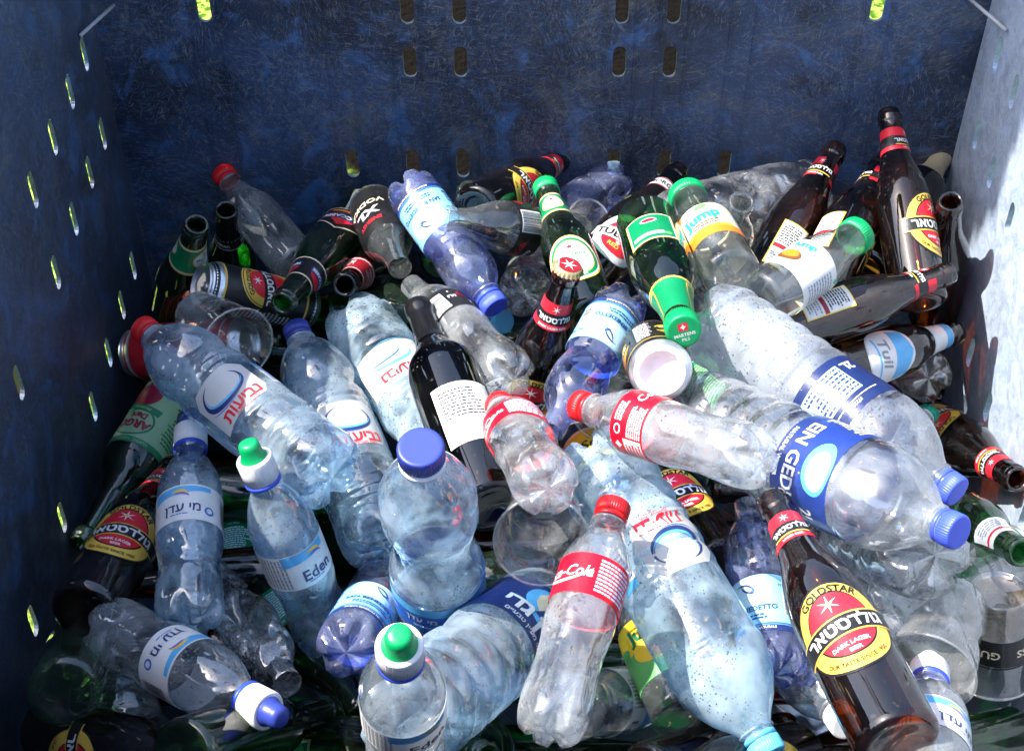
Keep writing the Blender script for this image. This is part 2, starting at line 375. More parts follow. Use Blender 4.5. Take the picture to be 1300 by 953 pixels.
@art('red_can')
def _(p):
    p.rect(-103, 8, 103, 158, 'red', 0); p.rect(-103, 146, 103, 149, 'white', 1); p.rect(-103, 18, 103, 20, 'white', 1)
    for u in (-50, 50): p.text('Classic', u, 84, 22, 'cream', 1, bold=.02, shear=.2); p.dashes(u - 30, 50, u + 30, 68, 'cream', 1, 4, 3); p.arc(u, 84, 40, 34, 2.5, 0, 360, 'cream', 1, 30, False)
@art('macc_body')
def _(p):
    v = 88
    p.poly([(-30, v - 20), (30, v - 20), (34, v + 8), (0, v + 34), (-34, v + 8)], 'cream', 0); p.poly([(-28, v - 18), (28, v - 18), (32, v + 8), (0, v + 31), (-32, v + 8)], 'black', 1)
    p.poly([(-24, v - 4), (0, v + 26), (24, v - 4)], 'red', 2); p.poly([(-30, v - 6), (30, v - 2), (30, v + 10), (-30, v + 6)], 'navy', 3); p.text('MACCABEE', 0, v + 2, 9.5, 'white', 4, rot=4, bold=.03); p.rect(-18, v - 14, 18, v - 10, 'orange', 2)
@art('macc_neck', 5, 5)
def _(p):
    p.rect(-48, 184, 48, 216, 'cream', 0); p.rect(-48, 186, 48, 214, 'black', 1)
    for u in (-22, 22): p.ell(u, 202, 14, 9, 'red', 2); p.poly([(u - 16, 192), (u + 16, 194), (u + 16, 203), (u - 16, 201)], 'navy', 3); p.text('MACCABEE', u, 197.5, 5.6, 'white', 4, rot=3, bold=.03)
@art('red_neck', 5, 5)
def _(p):
    p.rect(-44, 160, 44, 200, 'dred', 0); p.rect(-44, 162, 44, 164, 'silver', 1); p.rect(-44, 196, 44, 198, 'silver', 1)
    for u in (-20, 20): p.text('LAGER', u, 181, 8, 'silver', 1, bold=.02); p.dashes(u - 12, 168, u + 12, 176, 'silver', 1, 2, 4)
@art('vodka')
def _(p):
    p.rect(-99, 12, 99, 120, 'black', 0); p.dashes(-30, 20, -10, 60, 'grey', 1, 8, 2)
    for u in (-60, 30): p.text('XL', u, 80, 26, 'silver', 1, bold=.04); p.text('VODKA', u, 54, 15, 'cream', 1, bold=.03); p.text('ENERGY', u, 104, 9, 'red', 1, bold=.02)
@art('kinley')
def _(p):
    p.rect(-99, 40, 99, 110, 'black', 0); p.rect(-99, 40, 99, 44, 'sky', 1)
    for u in (-66, 0, 66): p.text('Kinley', u, 82, 19, 'white', 2, bold=.02); p.ell(u + 6, 58, 14, 6, 'red', 1); p.ell(u + 6, 58, 10, 3.5, 'black', 2)
@art('sb_label')
def _(p):
    p.rect(-99, 40, 99, 97, 'lake', 0); p.rect(-99, 34, 99, 40.2, 'navy', 0); p.rect(-99, 40.4, 99, 42.4, 'blue', 1)
    p.text('ACQUA MINERALE NATURALE', 0, 37.2, 3.6, 'white', 1); p.ell(0, 80, 26, 16, 'pale', 1, 30)
    p.text('SAN BENEDETTO', 0, 60, 7.4, 'navy', 2, bold=.03); p.dashes(-20, 47, 20, 54, 'navy', 2, 2, 4)
    p.arc(-4, 72, 15, 17, 2.4, 20, 110, 'navy', 2); p.arc(11, 92, 15, 15, 2.2, 190, 280, 'navy', 2); p.ell(7, 79, 4, 1.6, 'blue', 2, 12, 40)
    p.text('SAN BENEDETTO', 84, 64, 7, 'navy', 2, bold=.02); p.text('SAN BENEDETTO', -78, 64, 7, 'navy', 2, bold=.02)
    p.bars(36, 52, 46, 76, 1, 6, 'v'); p.dashes(50, 46, 62, 90, 'navy', 1, 10, 8); p.dashes(-58, 46, -36, 90, 'navy', 1, 9, 9); p.text('ml 500', 42, 86, 7, 'navy', 1)
@art('coke_label')
def _(p):
    p.rect(-97, 118, 97, 158, 'coke', 0)
    for u in (-30, 66):
        p.text('Coca-Cola', u, 140, 15, 'white', 1, shear=.25, bold=.012, sx=.9); p.arc(u, 162, 34, 32, 3, 215, 325, 'white', 1, 16)
    p.rect(6, 120, 32, 156, 'coke', 1); p.dashes(2, 122, 38, 155, 'pale', 2, 9, 4); p.bars(-78, 132, -66, 154, 1, 8, 'v'); p.dashes(-96, 121, -64, 129, 'white', 1, 3, 5); p.star(-56, 126, 3.5, 'white', 1, 4, .6)
@art('coke_back')
def _(p):
    p.rect(-97, 118, 97, 158, 'coke', 0); p.rect(-30, 120, -6, 142, 'white', 1); p.dashes(-28, 121, -8, 141, 'coke', 2, 5, 4); p.dashes(-4, 120, 28, 138, 'white', 1, 7, 14)
    p.star(-14, 149, 4.5, 'white', 1, 4, .65); p.ell(2, 149, 5, 4, 'white', 1, 16); p.ell(2, 149, 3.6, 2.8, 'coke', 2, 12); p.dashes(10, 145, 34, 155, 'white', 1, 3, 5); p.text('Coca-Cola', 66, 138, 15, 'white', 1, shear=.25); p.text('Coca-Cola', -66, 138, 15, 'white', 1, shear=.25)
@art('zero_label')
def _(p):
    p.rect(-97, 118, 97, 158, 'black', 0)
    for u in (-44, 52): p.text('Coca-Cola', u, 146, 11, 'coke', 1, shear=.25, sx=.85); p.text('zero', u, 132, 12, 'white', 1, bold=.03)
    p.bars(-6, 128, 14, 150, 1, 4, 'v'); p.dashes(-20, 121, 24, 126, 'white', 1, 2, 6); p.text(heb('זירו'), 24, 140, 8, 'white', 1, bold=.03); p.text('6', 24, 151, 5, 'white', 1)
@art('zero_glass')
def _(p):
    p.rect(-92, 78, 92, 112, 'black', 0)
    for u in (-44, 44): p.text('Coca-Cola', u, 102, 11, 'coke', 1, shear=.25, sx=.85); p.text('zero', u, 89, 11, 'white', 1, bold=.03)
    p.bars(-12, 82, 12, 108, 1, 4, 'u'); p.vdashes(-12, 82, 12, 108, 'grey', 3, 8, 4)
@art('nev_label')
def _(p):
    p.poly([(-34, 108), (30, 108), (36, 118), (36, 158), (24, 168), (-24, 168), (-34, 158)], 'f_white', 0)
    p.arc(0, 146, 25, 17, 6, 110, 400, 'navy', 1, 26); p.arc(2, 147, 23, 15, 3, 150, 350, 'sky', 2, 24); p.arc(-2, 144, 28, 19, 1.2, 200, 300, 'blue', 1, 16)
    p.text(H_NEV, 4, 118, 19, 'red', 2, rot=0, bold=.035); p.text(H_MIN, 6, 108.8, 5.5, 'red', 2)
    p.rect(50, 120, 72, 160, 'white', 0); p.rect(50, 152, 72, 160, 'sky', 1); p.dashes(52, 124, 70, 150, 'blue', 1, 6, 4)
    p.rect(-90, 116, -62, 160, 'f_white', 0); p.dashes(-88, 120, -64, 156, 'red', 1, 6, 6)
@art('nev_b')
def _(p):
    p.rect(-40, 108, 44, 168, 'f_white', 0); p.text(H_NEV, -4, 156, 19, 'red', 2, bold=.035); p.arc(0, 128, 26, 15, 5, 20, 190, 'sky', 1, 20); p.arc(8, 124, 22, 10, 3, 30, 200, 'blue', 1, 20); p.arc(-6, 112, 22, 6, 1, 180, 330, 'sky', 1, 16)
@art('eg_fog')
def _(p):
    p.rect(-148, 166, 148, 230, 'f_navy', 0); p.rect(-28, 176, 26, 212, 'pale', 1); p.dashes(-27, 177, 25, 211, 'navy', 2, 7, 4); p.text('2L', -40, 182, 15, 'white', 1, bold=.02); p.text('S', 46, 186, 24, 'white', 1, bold=.01)
    p.text(heb('אלקבלה'), -6, 222, 6, 'white', 1); p.dashes(-40, 217, 30, 219, 'white', 1, 1, 5)
    for u in (-110, 110): p.text(H_EG, u, 198, 22, 'white', 1, bold=.03); p.ell(u, 212, 20, 12, 'f_sky', 0)
@art('eg_label')
def _(p):
    p.rect(-148, 166, 148, 230, 'f_egblue', 0); p.rect(-148, 166, 148, 178, 'navy', 1); p.ell(0, 214, 26, 15, 'sky', 1, 30); p.ell(2, 215, 19, 11, 'pale', 2, 26); p.ell(3, 216, 11, 7, 'white', 3, 20)
    p.text('EIN GEDI', -4, 186, 19, 'white', 4, bold=.02); p.text('NATURAL WATER', -4, 171, 6, 'white', 4); p.text('2L', 52, 204, 17, 'white', 2, bold=.03); p.dashes(40, 184, 64, 194, 'white', 2, 3, 3); p.dashes(-78, 182, -50, 224, 'white', 2, 9, 4)
    for u in (-108, 108): p.text(H_EG, u, 196, 24, 'white', 2, bold=.03)
@art('eg3_label')
def _(p):
    p.rect(-148, 160, 148, 234, 'navy', 0); p.ell(8, 208, 30, 25, 'sky', 1, 32); p.ell(12, 212, 24, 20, 'cream', 2, 28); p.ell(14, 214, 15, 13, 'white', 3, 22)
    p.poly([(-4, 190), (6, 214), (12, 206), (20, 190)], 'navy', 4); p.arc(14, 200, 20, 26, 1.8, 60, 130, 'black', 4)
    p.text(H_EG, 0, 185, 27, 'white', 5, bold=.045); p.text(heb('מי מעיין טבעיים'), 0, 168, 8, 'white', 5); p.dashes(50, 166, 100, 200, 'pale', 1, 9, 4); p.ell(56, 212, 5, 5, 'pale', 1, 14); p.star(70, 212, 6, 'pale', 1, 3, .4); p.text(H_EG, -100, 190, 24, 'white', 2, bold=.03)
@art('mew_label')
def _(p):
    p.rect(-141, 58, 141, 106, 'blue', 0); p.rect(-141, 92, 141, 106, 'sky', 1); p.text(heb('מים'), -52, 80, 9, 'white', 2); p.text(heb('מי-עדן'), -16, 83, 12, 'white', 2, bold=.02); p.text('water', -16, 71, 8, 'pale', 2)
    for i in range(5): p.rect(20, 62 + i * 7, 80, 65 + i * 7, 'pale', 1)
    p.dashes(-90, 62, -66, 96, 'pale', 1, 6, 4)
@art('me_label')
def _(p):
    p.rect(-101, 98, 101, 140, 'white', 0); p.poly([(-30, 127), (30, 133), (30, 138), (-30, 138)], 'sky', 1); p.rect(60, 126, 101, 138, 'sky', 1)
    p.arc(-2, 124, 11, 9, 3.5, 20, 130, 'yellow', 2); p.arc(0, 123, 9, 7, 2.5, 20, 130, 'violet', 3); p.text(H_ME, 2, 113, 14, 'navy', 2, bold=.02); p.dashes(-10, 104.5, 14, 106.5, 'blue', 2, 1, 2)
    p.ell(28, 110, 5, 5, 'blue', 1, 18); p.ell(28, 110, 3, 3, 'white', 2, 14); p.vdashes(-58, 102, -36, 136, 'grey', 1, 6, 4); p.bars(44, 104, 56, 132, 1, 4, 'v')
@art('eden_label')
def _(p):
    p.rect(-101, 98, 101, 140, 'white', 0); p.poly([(-8, 126), (40, 130), (40, 139), (-8, 139)], 'sky', 1); p.arc(24, 126, 11, 9, 3.5, 20, 130, 'yellow', 2); p.arc(26, 124, 9, 7, 2.5, 20, 130, 'violet', 3)
    p.text('Eden', 24, 111, 17, 'navy', 2, bold=.02); p.dashes(12, 102, 36, 104, 'blue', 2, 1, 2); p.vdashes(-34, 101, -4, 137, 'grey', 1, 8, 4); p.text(H_ME, -70, 116, 14, 'navy', 1, bold=.02)
@art('jump_label')
def _(p):
    p.rect(-92, 40, 92, 98, 'cream', 0); p.poly([(-40, 62), (-20, 98), (-40, 98)], 'orange', 1); p.rect(-92, 40, 92, 52, 'orange', 1); p.rect(-30, 52, 30, 56, 'yellow', 1)
    p.poly([(-40, 40), (-40, 98), (-24, 98), (-30, 40)], 'orange', 1); p.text('Jump', 0, 76, 20, 'teal', 3, rot=8, bold=.05); p.ell(4, 92, 8, 4, 'lgreen', 2, 16, 20); p.dashes(-14, 58, 18, 66, 'brown', 2, 2, 3); p.rect(36, 54, 64, 96, 'white', 1); p.dashes(38, 56, 62, 94, 'grey', 2, 9, 4)
@art('juice_label')
def _(p):
    p.rect(-70, 28, 70, 84, 'offwhite', 0); p.rect(-60, 30, 0, 82, 'cream', 1); p.ell(-36, 50, 14, 10, 'brown', 2); p.ell(-36, 52, 10, 7, 'orange', 3); p.text('Jump', -32, 74, 13, 'teal', 3, rot=6, bold=.05); p.rect(6, 34, 40, 78, 'white', 1); p.dashes(8, 36, 38, 76, 'grey', 2, 9, 4); p.ell(24, 82, 3, 3, 'teal', 2, 12)
@art('yg_label')
def _(p):
    p.rect(-92, 30, 92, 98, 'lgreen', 0); p.poly([(-92, 60), (92, 74), (92, 98), (-92, 98)], 'yellow', 1); p.ell(0, 60, 22, 14, 'yellow', 2); p.ell(6, 58, 12, 9, 'orange', 3); p.text('Jump', 0, 82, 20, 'green', 3, rot=6, bold=.04); p.ell(-40, 70, 14, 8, 'lgreen', 2)
@art('schw_label')
def _(p):
    p.rect(-101, 140, 101, 152, 'navy', 0); p.rect(-101, 80, 101, 140, 'yellow', 0); p.rect(-101, 135, 101, 138, 'white', 1); p.rect(-101, 82, 101, 85, 'white', 1)
    for u in (-50, 50): p.text('Schweppes', u, 112, 20, 'black', 2, rot=3, shear=.2, bold=.02); p.arc(u, 60, 60, 40, 2, 40, 140, 'gold', 1, 20); p.dashes(u - 24, 90, u + 24, 96, 'brown', 1, 1, 4)
@art('white_back')
def _(p):
    p.rect(-30, 58, 34, 140, 'offwhite', 0); p.rect(-29, 59, 33, 139, 'white', 1); p.dashes(-24, 92, 26, 132, 'black', 2, 9, 4, .55); p.rect(14, 66, 28, 90, 'pale', 2); p.dashes(15, 67, 27, 89, 'blue', 3, 6, 4)
@art('hoeg_neck', 5, 5)
def _(p):
    p.rect(-46, 160, 46, 204, 'white', 0); p.rect(-46, 190, 46, 203, 'sky', 1); p.rect(-46, 160, 46, 162, 'silver', 1)
    for u in (-22, 22): p.arc(u, 178, 5, 5, 1.4, 0, 330, 'grey', 1, 14, False); p.ell(u, 178, 1.8, 2.6, 'grey', 1, 10)
@art('hoeg_body')
def _(p):
    p.ell(0, 68, 36, 40, 'silver', 0, 36); p.ell(0, 68, 34, 38, 'white', 1, 36); p.poly([(-30, 78), (30, 72), (26, 94), (0, 105), (-24, 96)], 'sky', 2); p.text('Tuil', -4, 60, 22, 'grey', 2, bold=.02, shear=.2); p.rect(-24, 46, 24, 49, 'sky', 2)
@art('orange_strip')
def _(p):
    p.rect(-34, 40, 34, 130, 'orange', 0); p.rect(-32, 42, -2, 128, 'yellow', 1); p.text('VS', -18, 100, 16, 'brown', 2, rot=90, bold=.02); p.dashes(-28, 46, -6, 84, 'brown', 2, 9, 3); p.rect(4, 46, 30, 124, 'white', 1); p.dashes(6, 48, 28, 122, 'grey', 2, 14, 3); p.rect(4, 84, 30, 90, 'dred', 2)
@art('pome_label')
def _(p):
    p.rect(-107, 10, 107, 106, 'mint', 0); p.rect(-107, 98, 107, 106, 'green', 1); p.text('CLASSIC  LIGHT', 0, 102, 5, 'mint', 2)
    p.ell(16, 34, 20, 18, 'pomred', 1, 26); p.poly([(10, 18), (12, 8), (16, 13), (20, 8), (22, 18)], 'pomred', 1); p.ell(40, 30, 15, 14, 'dred', 2, 22)
    p.poly([(-14, 54), (34, 46), (36, 54), (-12, 63)], 'green', 2); p.text('PREMIUM', 11, 54.5, 5.5, 'mint', 3, rot=-9)
    p.arc(12, 76, 24, 19, 2.4, 0, 360, 'green', 1, 28, False); p.text('ARGO', 12, 79, 15, 'pomred', 3, bold=.05, rot=-6); p.text('Dark', 10, 67, 11, 'pomred', 3, bold=.04, rot=-6); p.dashes(-60, 20, -24, 90, 'green', 1, 14, 3)
@art('guin_band', 8, 9)
def _(p):
    p.rect(-120, 40, 120, 72, 'black', 0); p.rect(-120, 73, 120, 75, 'black', 0)
    for u in (-75, 0, 75): p.text('GUINNESS', u, 57, 13, 'cream', 1, bold=.02); p.arc(u, 47, 7, 5, 1.2, 200, 340, 'gold', 1, 10); p.poly([(u - 5, 44), (u + 3, 44), (u + 4, 50)], 'gold', 1)
@art('tub_cup', 8, 9)
def _(p):
    for u in (-75, 0, 75): p.text('TUBORG', u, 84, 15, 'dred', 0, bold=.03); p.dashes(u - 20, 72, u + 20, 76, 'dred', 0, 1, 3); p.poly([(u - 6, 96), (u + 6, 96), (u + 8, 104), (u, 100), (u - 8, 104)], 'dred', 0)
@art('plain_white')
def _(p):
    p.rect(-60, 70, 60, 140, 'white', 0); p.vdashes(-40, 76, -6, 134, 'navy', 1, 5, 9); p.ell(24, 104, 12, 12, 'blue', 1, 20); p.ell(24, 104, 9, 9, 'white', 2, 20); p.dashes(-4, 80, 50, 88, 'grey', 1, 2, 2)
@art('goldtop', 5, 5)
def _(p): p.rect(-24, 60, 24, 64, 'gold', 0)
@art('plain_neck', 5, 5)
def _(p): p.rect(-20, 160, 20, 196, 'white', 0); p.rect(-20, 184, 20, 188, 'red', 1); p.dashes(-16, 164, 16, 180, 'grey', 1, 4, 3)
# ------------------------------------------------------------ bottle shapes: (height, radius) in mm
KINDS = {
 'flask': (165, [(0, 26), (3, 30), (6, 31), (85, 31), (95, 30), (115, 24.5), (135, 20), (148, 19), (165, 19)], {}),
 'flask2': (190, [(0, 27), (3, 30), (6, 31), (98, 31), (112, 29), (135, 20), (158, 14.5), (176, 13.2), (190, 13.2)], {}),
 'glasscoke': (195, [(0, 24), (3, 27), (25, 27.5), (50, 26.5), (75, 28.5), (95, 29.5), (114, 29), (135, 24), (155, 17), (172, 13.4), (183, 12.8), (184, 14.4), (190, 14.4), (191, 13.6), (195, 13.4)], {'open': 1}),
 'beer5': (262, [(0, 28), (3, 32), (8, 33), (128, 33), (145, 31.6), (165, 27.5), (185, 21.6), (200, 18), (225, 15.2), (243, 13.6), (245, 15.2), (254, 15.2), (256, 13.8), (262, 13.4)], {'open': 1}),
 'beer33': (230, [(0, 26), (3, 29.5), (8, 30.5), (116, 30.5), (135, 27.5), (155, 21), (170, 17), (195, 14.5), (212, 13.2), (214, 14.8), (222, 14.8), (224, 13.6), (230, 13.2)], {'open': 1}),
 'wine': (302, [(0, 33), (4, 37.5), (185, 38), (202, 35.5), (218, 27), (232, 19), (250, 15), (288, 13.8), (290, 15.4), (298, 15.4), (302, 14.6)], {'open': 1}),
 'sb': (208, [(0, 18), (5, 27), (16, 31), (26, 31.4), (36, 31), (96, 31), (101, 29.6), (108, 28.2), (116, 29), (130, 31.2), (150, 31), (168, 26), (182, 16.5), (187, 13.5), (208, 13)], {'petal': 22, 'rib': [(108, 2, 1.), (114, 2, .8), (34, 1.5, .7)], 'cap': 1}),
 'pet5': (220, [(0, 20), (6, 29), (18, 32), (60, 32), (66, 31), (72, 32), (135, 32), (160, 28.5), (182, 20), (197, 14), (220, 13)], {'petal': 20, 'rib': [(66, 2.5, 1.2), (150, 2, .6)], 'cap': 1}),
 'pet15': (315, [(0, 30), (8, 40), (25, 43), (90, 43), (98, 41), (106, 43), (210, 43), (235, 42), (262, 32), (285, 18), (295, 14), (315, 13)], {'petal': 26, 'rib': [(60, 3, 1.5), (98, 4, 1.5), (206, 3, 1.5), (214, 3, 1.)], 'cap': 1}),
 'nev15': (318, [(0, 28), (8, 40), (25, 43.5), (95, 43.5), (104, 42.6), (170, 42.6), (178, 43.5), (232, 42), (255, 37), (275, 28), (290, 17), (298, 14), (318, 13.2)], {'petal': 26, 'rib': [(36, 2.2, 2), (48, 2.2, 2), (60, 2.2, 2), (72, 2.2, 2), (98, 2, 2.2), (178, 2, 2.4), (187, 2, 1.6)], 'cap': 1, 'waist': (208, 14, 4.5)}),
 'eg2': (335, [(0, 30), (8, 43), (24, 48), (160, 48), (164, 47), (232, 47), (238, 48), (262, 44.5), (288, 32), (306, 18), (314, 14), (335, 13.4)], {'petal': 24, 'rib': [(40, 5, 3.2), (66, 5, 3.2), (92, 5, 3.2), (118, 5, 3.2), (144, 4, 2.4), (236, 2.5, 1.6)], 'cap': 1}),
 'coke': (232, [(0, 18), (6, 26), (24, 29.5), (48, 28), (66, 26.8), (84, 28.4), (104, 30.6), (160, 30.4), (178, 26), (196, 18), (208, 13.6), (232, 13)], {'petal': 20, 'rib': [(114, 1.5, .8), (161, 1.5, .8)], 'cap': 1, 'flute': (20, 84, .9)}),
 'me5': (240, [(0, 22), (5, 29), (18, 32), (42, 31.4), (58, 29), (74, 29.6), (92, 32), (150, 32), (170, 28.4), (188, 21), (200, 15), (206, 13.6), (208, 16.6), (211, 16.6), (212, 13), (240, 9)], {'petal': 18, 'rib': [(66, 2, .8), (56, 2, .8)], 'cap': 1}),
 'mew15': (312, [(0, 32), (8, 41), (30, 44.5), (110, 44.5), (122, 42.5), (148, 36), (164, 35), (180, 37), (206, 43.5), (234, 43.5), (258, 36), (280, 22), (292, 15), (312, 14)], {'petal': 22, 'rib': [(44, 3, 1.4), (54, 2, 1), (110, 2, 1)], 'cap': 1, 'twist': (120, 205, 1.1)}),
 'juice5': (230, [(0, 30), (5, 33.6), (108, 34), (126, 30), (142, 20), (158, 14.5), (212, 13), (214, 15), (222, 15), (224, 13.8), (230, 13.8)], {'open': 1}),
}
def mono(pts):
    z = np.array([p[0] for p in pts], float); r = np.array([p[1] for p in pts], float)
    h = np.diff(z); d = np.diff(r) / h; m = np.zeros(len(z)); m[0] = d[0]; m[-1] = d[-1]
    for i in range(1, len(z) - 1):
        if d[i - 1] * d[i] > 0:
            w1 = 2 * h[i] + h[i - 1]; w2 = h[i] + 2 * h[i - 1]; m[i] = (w1 + w2) / (w1 / d[i - 1] + w2 / d[i])
    def f(x):
        x = np.clip(np.asarray(x, float), z[0], z[-1]); i = np.clip(np.searchsorted(z, x) - 1, 0, len(h) - 1)
        t = (x - z[i]) / h[i]
        return (2*t**3 - 3*t**2 + 1) * r[i] + (t**3 - 2*t**2 + t) * h[i] * m[i] + (-2*t**3 + 3*t**2) * r[i + 1] + (t**3 - t**2) * h[i] * m[i + 1]
    return f
PROF = {k: mono(v[1]) for k, v in KINDS.items()}
class Shape:
    """Radius of one individual bottle at any (angle, height): the kind's outline plus its own dents."""
    def __init__(s, kind, dent=0., seed=0):
        s.kind = kind; s.L, s.pts, s.o = KINDS[kind]; rn = random.Random(seed); s.d = []
        if dent:
            for _ in range(int(7 + dent * 10)):
                s.d.append((rn.uniform(-math.pi, math.pi), rn.uniform(.08, .72) * s.L, rn.uniform(.2, .55), rn.uniform(10, 34), rn.uniform(.25, 1) * dent, rn.uniform(-.02, .02)))
    def r(s, th, z):
        th = np.asarray(th, float); z = np.asarray(z, float); o = s.o
        r = PROF[s.kind](z) + 0 * th
        for zc, w, d in o.get('rib', ()): r = r - d * np.exp(-((z - zc) / w) ** 2)
        if 'waist' in o: zc, w, d = o['waist']; r = r - d * np.exp(-((z - zc) / w) ** 2)
        if 'flute' in o: a, b, d = o['flute']; r = r + d * np.cos(12 * th) * np.clip((z - a) / 12, 0, 1) * np.clip((b - z) / 12, 0, 1)
        if 'twist' in o: a, b, d = o['twist']; r = r + d * np.sin(14 * th + (z - a) * .16) * np.clip((z - a) / 16, 0, 1) * np.clip((b - z) / 16, 0, 1)
        for t0, zc, wt, wz, d, sk in s.d:
            dt = (th - t0 - sk * (z - zc) + math.pi) % (2 * math.pi) - math.pi
            g = np.exp(-((dt / wt) ** 2 + ((z - zc) / wz) ** 2)); r = r * (1 - d * g * .55) + .06 * d * PROF[s.kind](z) * np.exp(-(((np.abs(dt) - wt * 1.5) / (.25 * wt)) ** 2 + ((z - zc) / wz) ** 2))
        return r
    def zoff(s, th, q, z):
        a = s.o.get('petal')
        if not a: return 0 * th
        val = np.maximum(0, np.cos(5 * th)) ** .8
        edge = np.clip(1 - z / (a * 1.5), 0, 1)
        return a * .75 * val * edge * np.clip(q * 1.3, 0, 1) ** 1.2
def link(me, name, mat, parent):
    if me.materials and mat is None: pass
    elif mat is not None: me.materials.clear(); me.materials.append(mat)
    o = bpy.data.objects.new(name, me); COL.objects.link(o); o.parent = parent; return o
def mesh(name, v, f, smooth=True, mi=None):
    me = bpy.data.meshes.new(name); me.from_pydata([tuple(map(float, x)) for x in v], [], f)
    me.polygons.foreach_set('use_smooth', [smooth] * len(me.polygons))
    if mi is not None: me.polygons.foreach_set('material_index', mi)
    me.update(); return me
def rings(zr, n=40, close0=True, close1=False, fn=None):
    """lathe from a list of (z, r) in mm; fn(theta, r, z, i) may bend each ring"""
    th = np.arange(n) * 2 * math.pi / n; V = []; F = []
    for i, (z, r) in enumerate(zr):
        rr, zz = (r + 0 * th, z + 0 * th) if fn is None else fn(th, r, z, i)
        V.append(np.stack([rr * np.cos(th), rr * np.sin(th), zz], 1))
    for i in range(len(zr) - 1):
        a, b = i * n, (i + 1) * n
        F += [(a + k, a + (k + 1) % n, b + (k + 1) % n, b + k) for k in range(n)]
    V = np.concatenate(V)
    if close0: F.append(tuple(range(n))[::-1])
    if close1: b = (len(zr) - 1) * n; F.append(tuple(b + k for k in range(n)))
    return V * .001, F
def body_mesh(sh, n=44):
    L = sh.L; zs = sorted(set(np.round(np.concatenate([np.linspace(1, L, int(L / 3.2)), [p[0] for p in sh.pts if p[0] > 0]]), 2)))
    r0 = sh.pts[0][1]; base = [(6 if 'petal' not in sh.o else 3, .02 * r0, 1), (5.5 if 'petal' not in sh.o else 3, .3 * r0, 1), (2.5, .62 * r0, 1), (.6, .85 * r0, 1), (0, r0, 1)]
    rows = base + [(z, None, 0) for z in zs]
    if sh.o.get('open'):
        ir = sh.pts[-1][1] - 3.6; rows += [(L + .3, sh.pts[-1][1] - 1.5, 1), (L - .6, ir, 1), (L - 16, ir - .3, 1), (L - 40, ir + .5, 1)]
    def fn(th, r, z, i):
        rr = sh.r(th, z) if r is None else r + 0 * th
        return rr, z + sh.zoff(th, (rr / 30) if z < 30 else 1., z)
    return mesh('body', *rings([(z, r) for z, r, _ in rows], n, True, False, fn))
def wrap(sh, p, u0, r0, off=.45):
    V = p.V; th = (V[:, 0]) / r0 + u0; z = V[:, 1]
    r = sh.r(th, np.clip(z, 0, sh.L)) + off + .16 * V[:, 2]
    me = mesh('label', np.stack([r * np.cos(th), r * np.sin(th), z], 1) * .001, p.F, True, p.M)
    for c in p.inks: me.materials.append(ink(c))
    return me
_cache = {}
def cap_mesh(r, h, z0, flutes=40):
    k = (r, h, z0)
    if k in _cache: return _cache[k].copy()
    def fn(th, rr, z, i):
        return rr * (1 + (.026 * np.sin(flutes * th) if 1 <= i <= 3 else 0)) + 0 * th, z + 0 * th
    me = mesh('cap', *rings([(z0, r * .9), (z0 + .4, r), (z0 + h * .5, r), (z0 + h - 1.6, r), (z0 + h - .5, r * .965), (z0 + h, r * .9), (z0 + h - .05, r * .8), (z0 + h, r * .1)], 160, False, True, fn), smooth=True)
    _cache[k] = me; return me.copy()
def tube_mesh(zr, n=36, c0=False, c1=False): return mesh('ring', *rings(zr, n, c0, c1))
def crown_mesh(z0):
    def fn(th, r, z, i): return r * (1 + (.06 * np.cos(21 * th) if i < 2 else 0)) + 0 * th, z + 0 * th
    return mesh('crown', *rings([(z0, 16.4), (z0 + 1.5, 15.8), (z0 + 4, 14.6), (z0 + 5.8, 13.4), (z0 + 6.4, 11)], 84, False, True, fn))

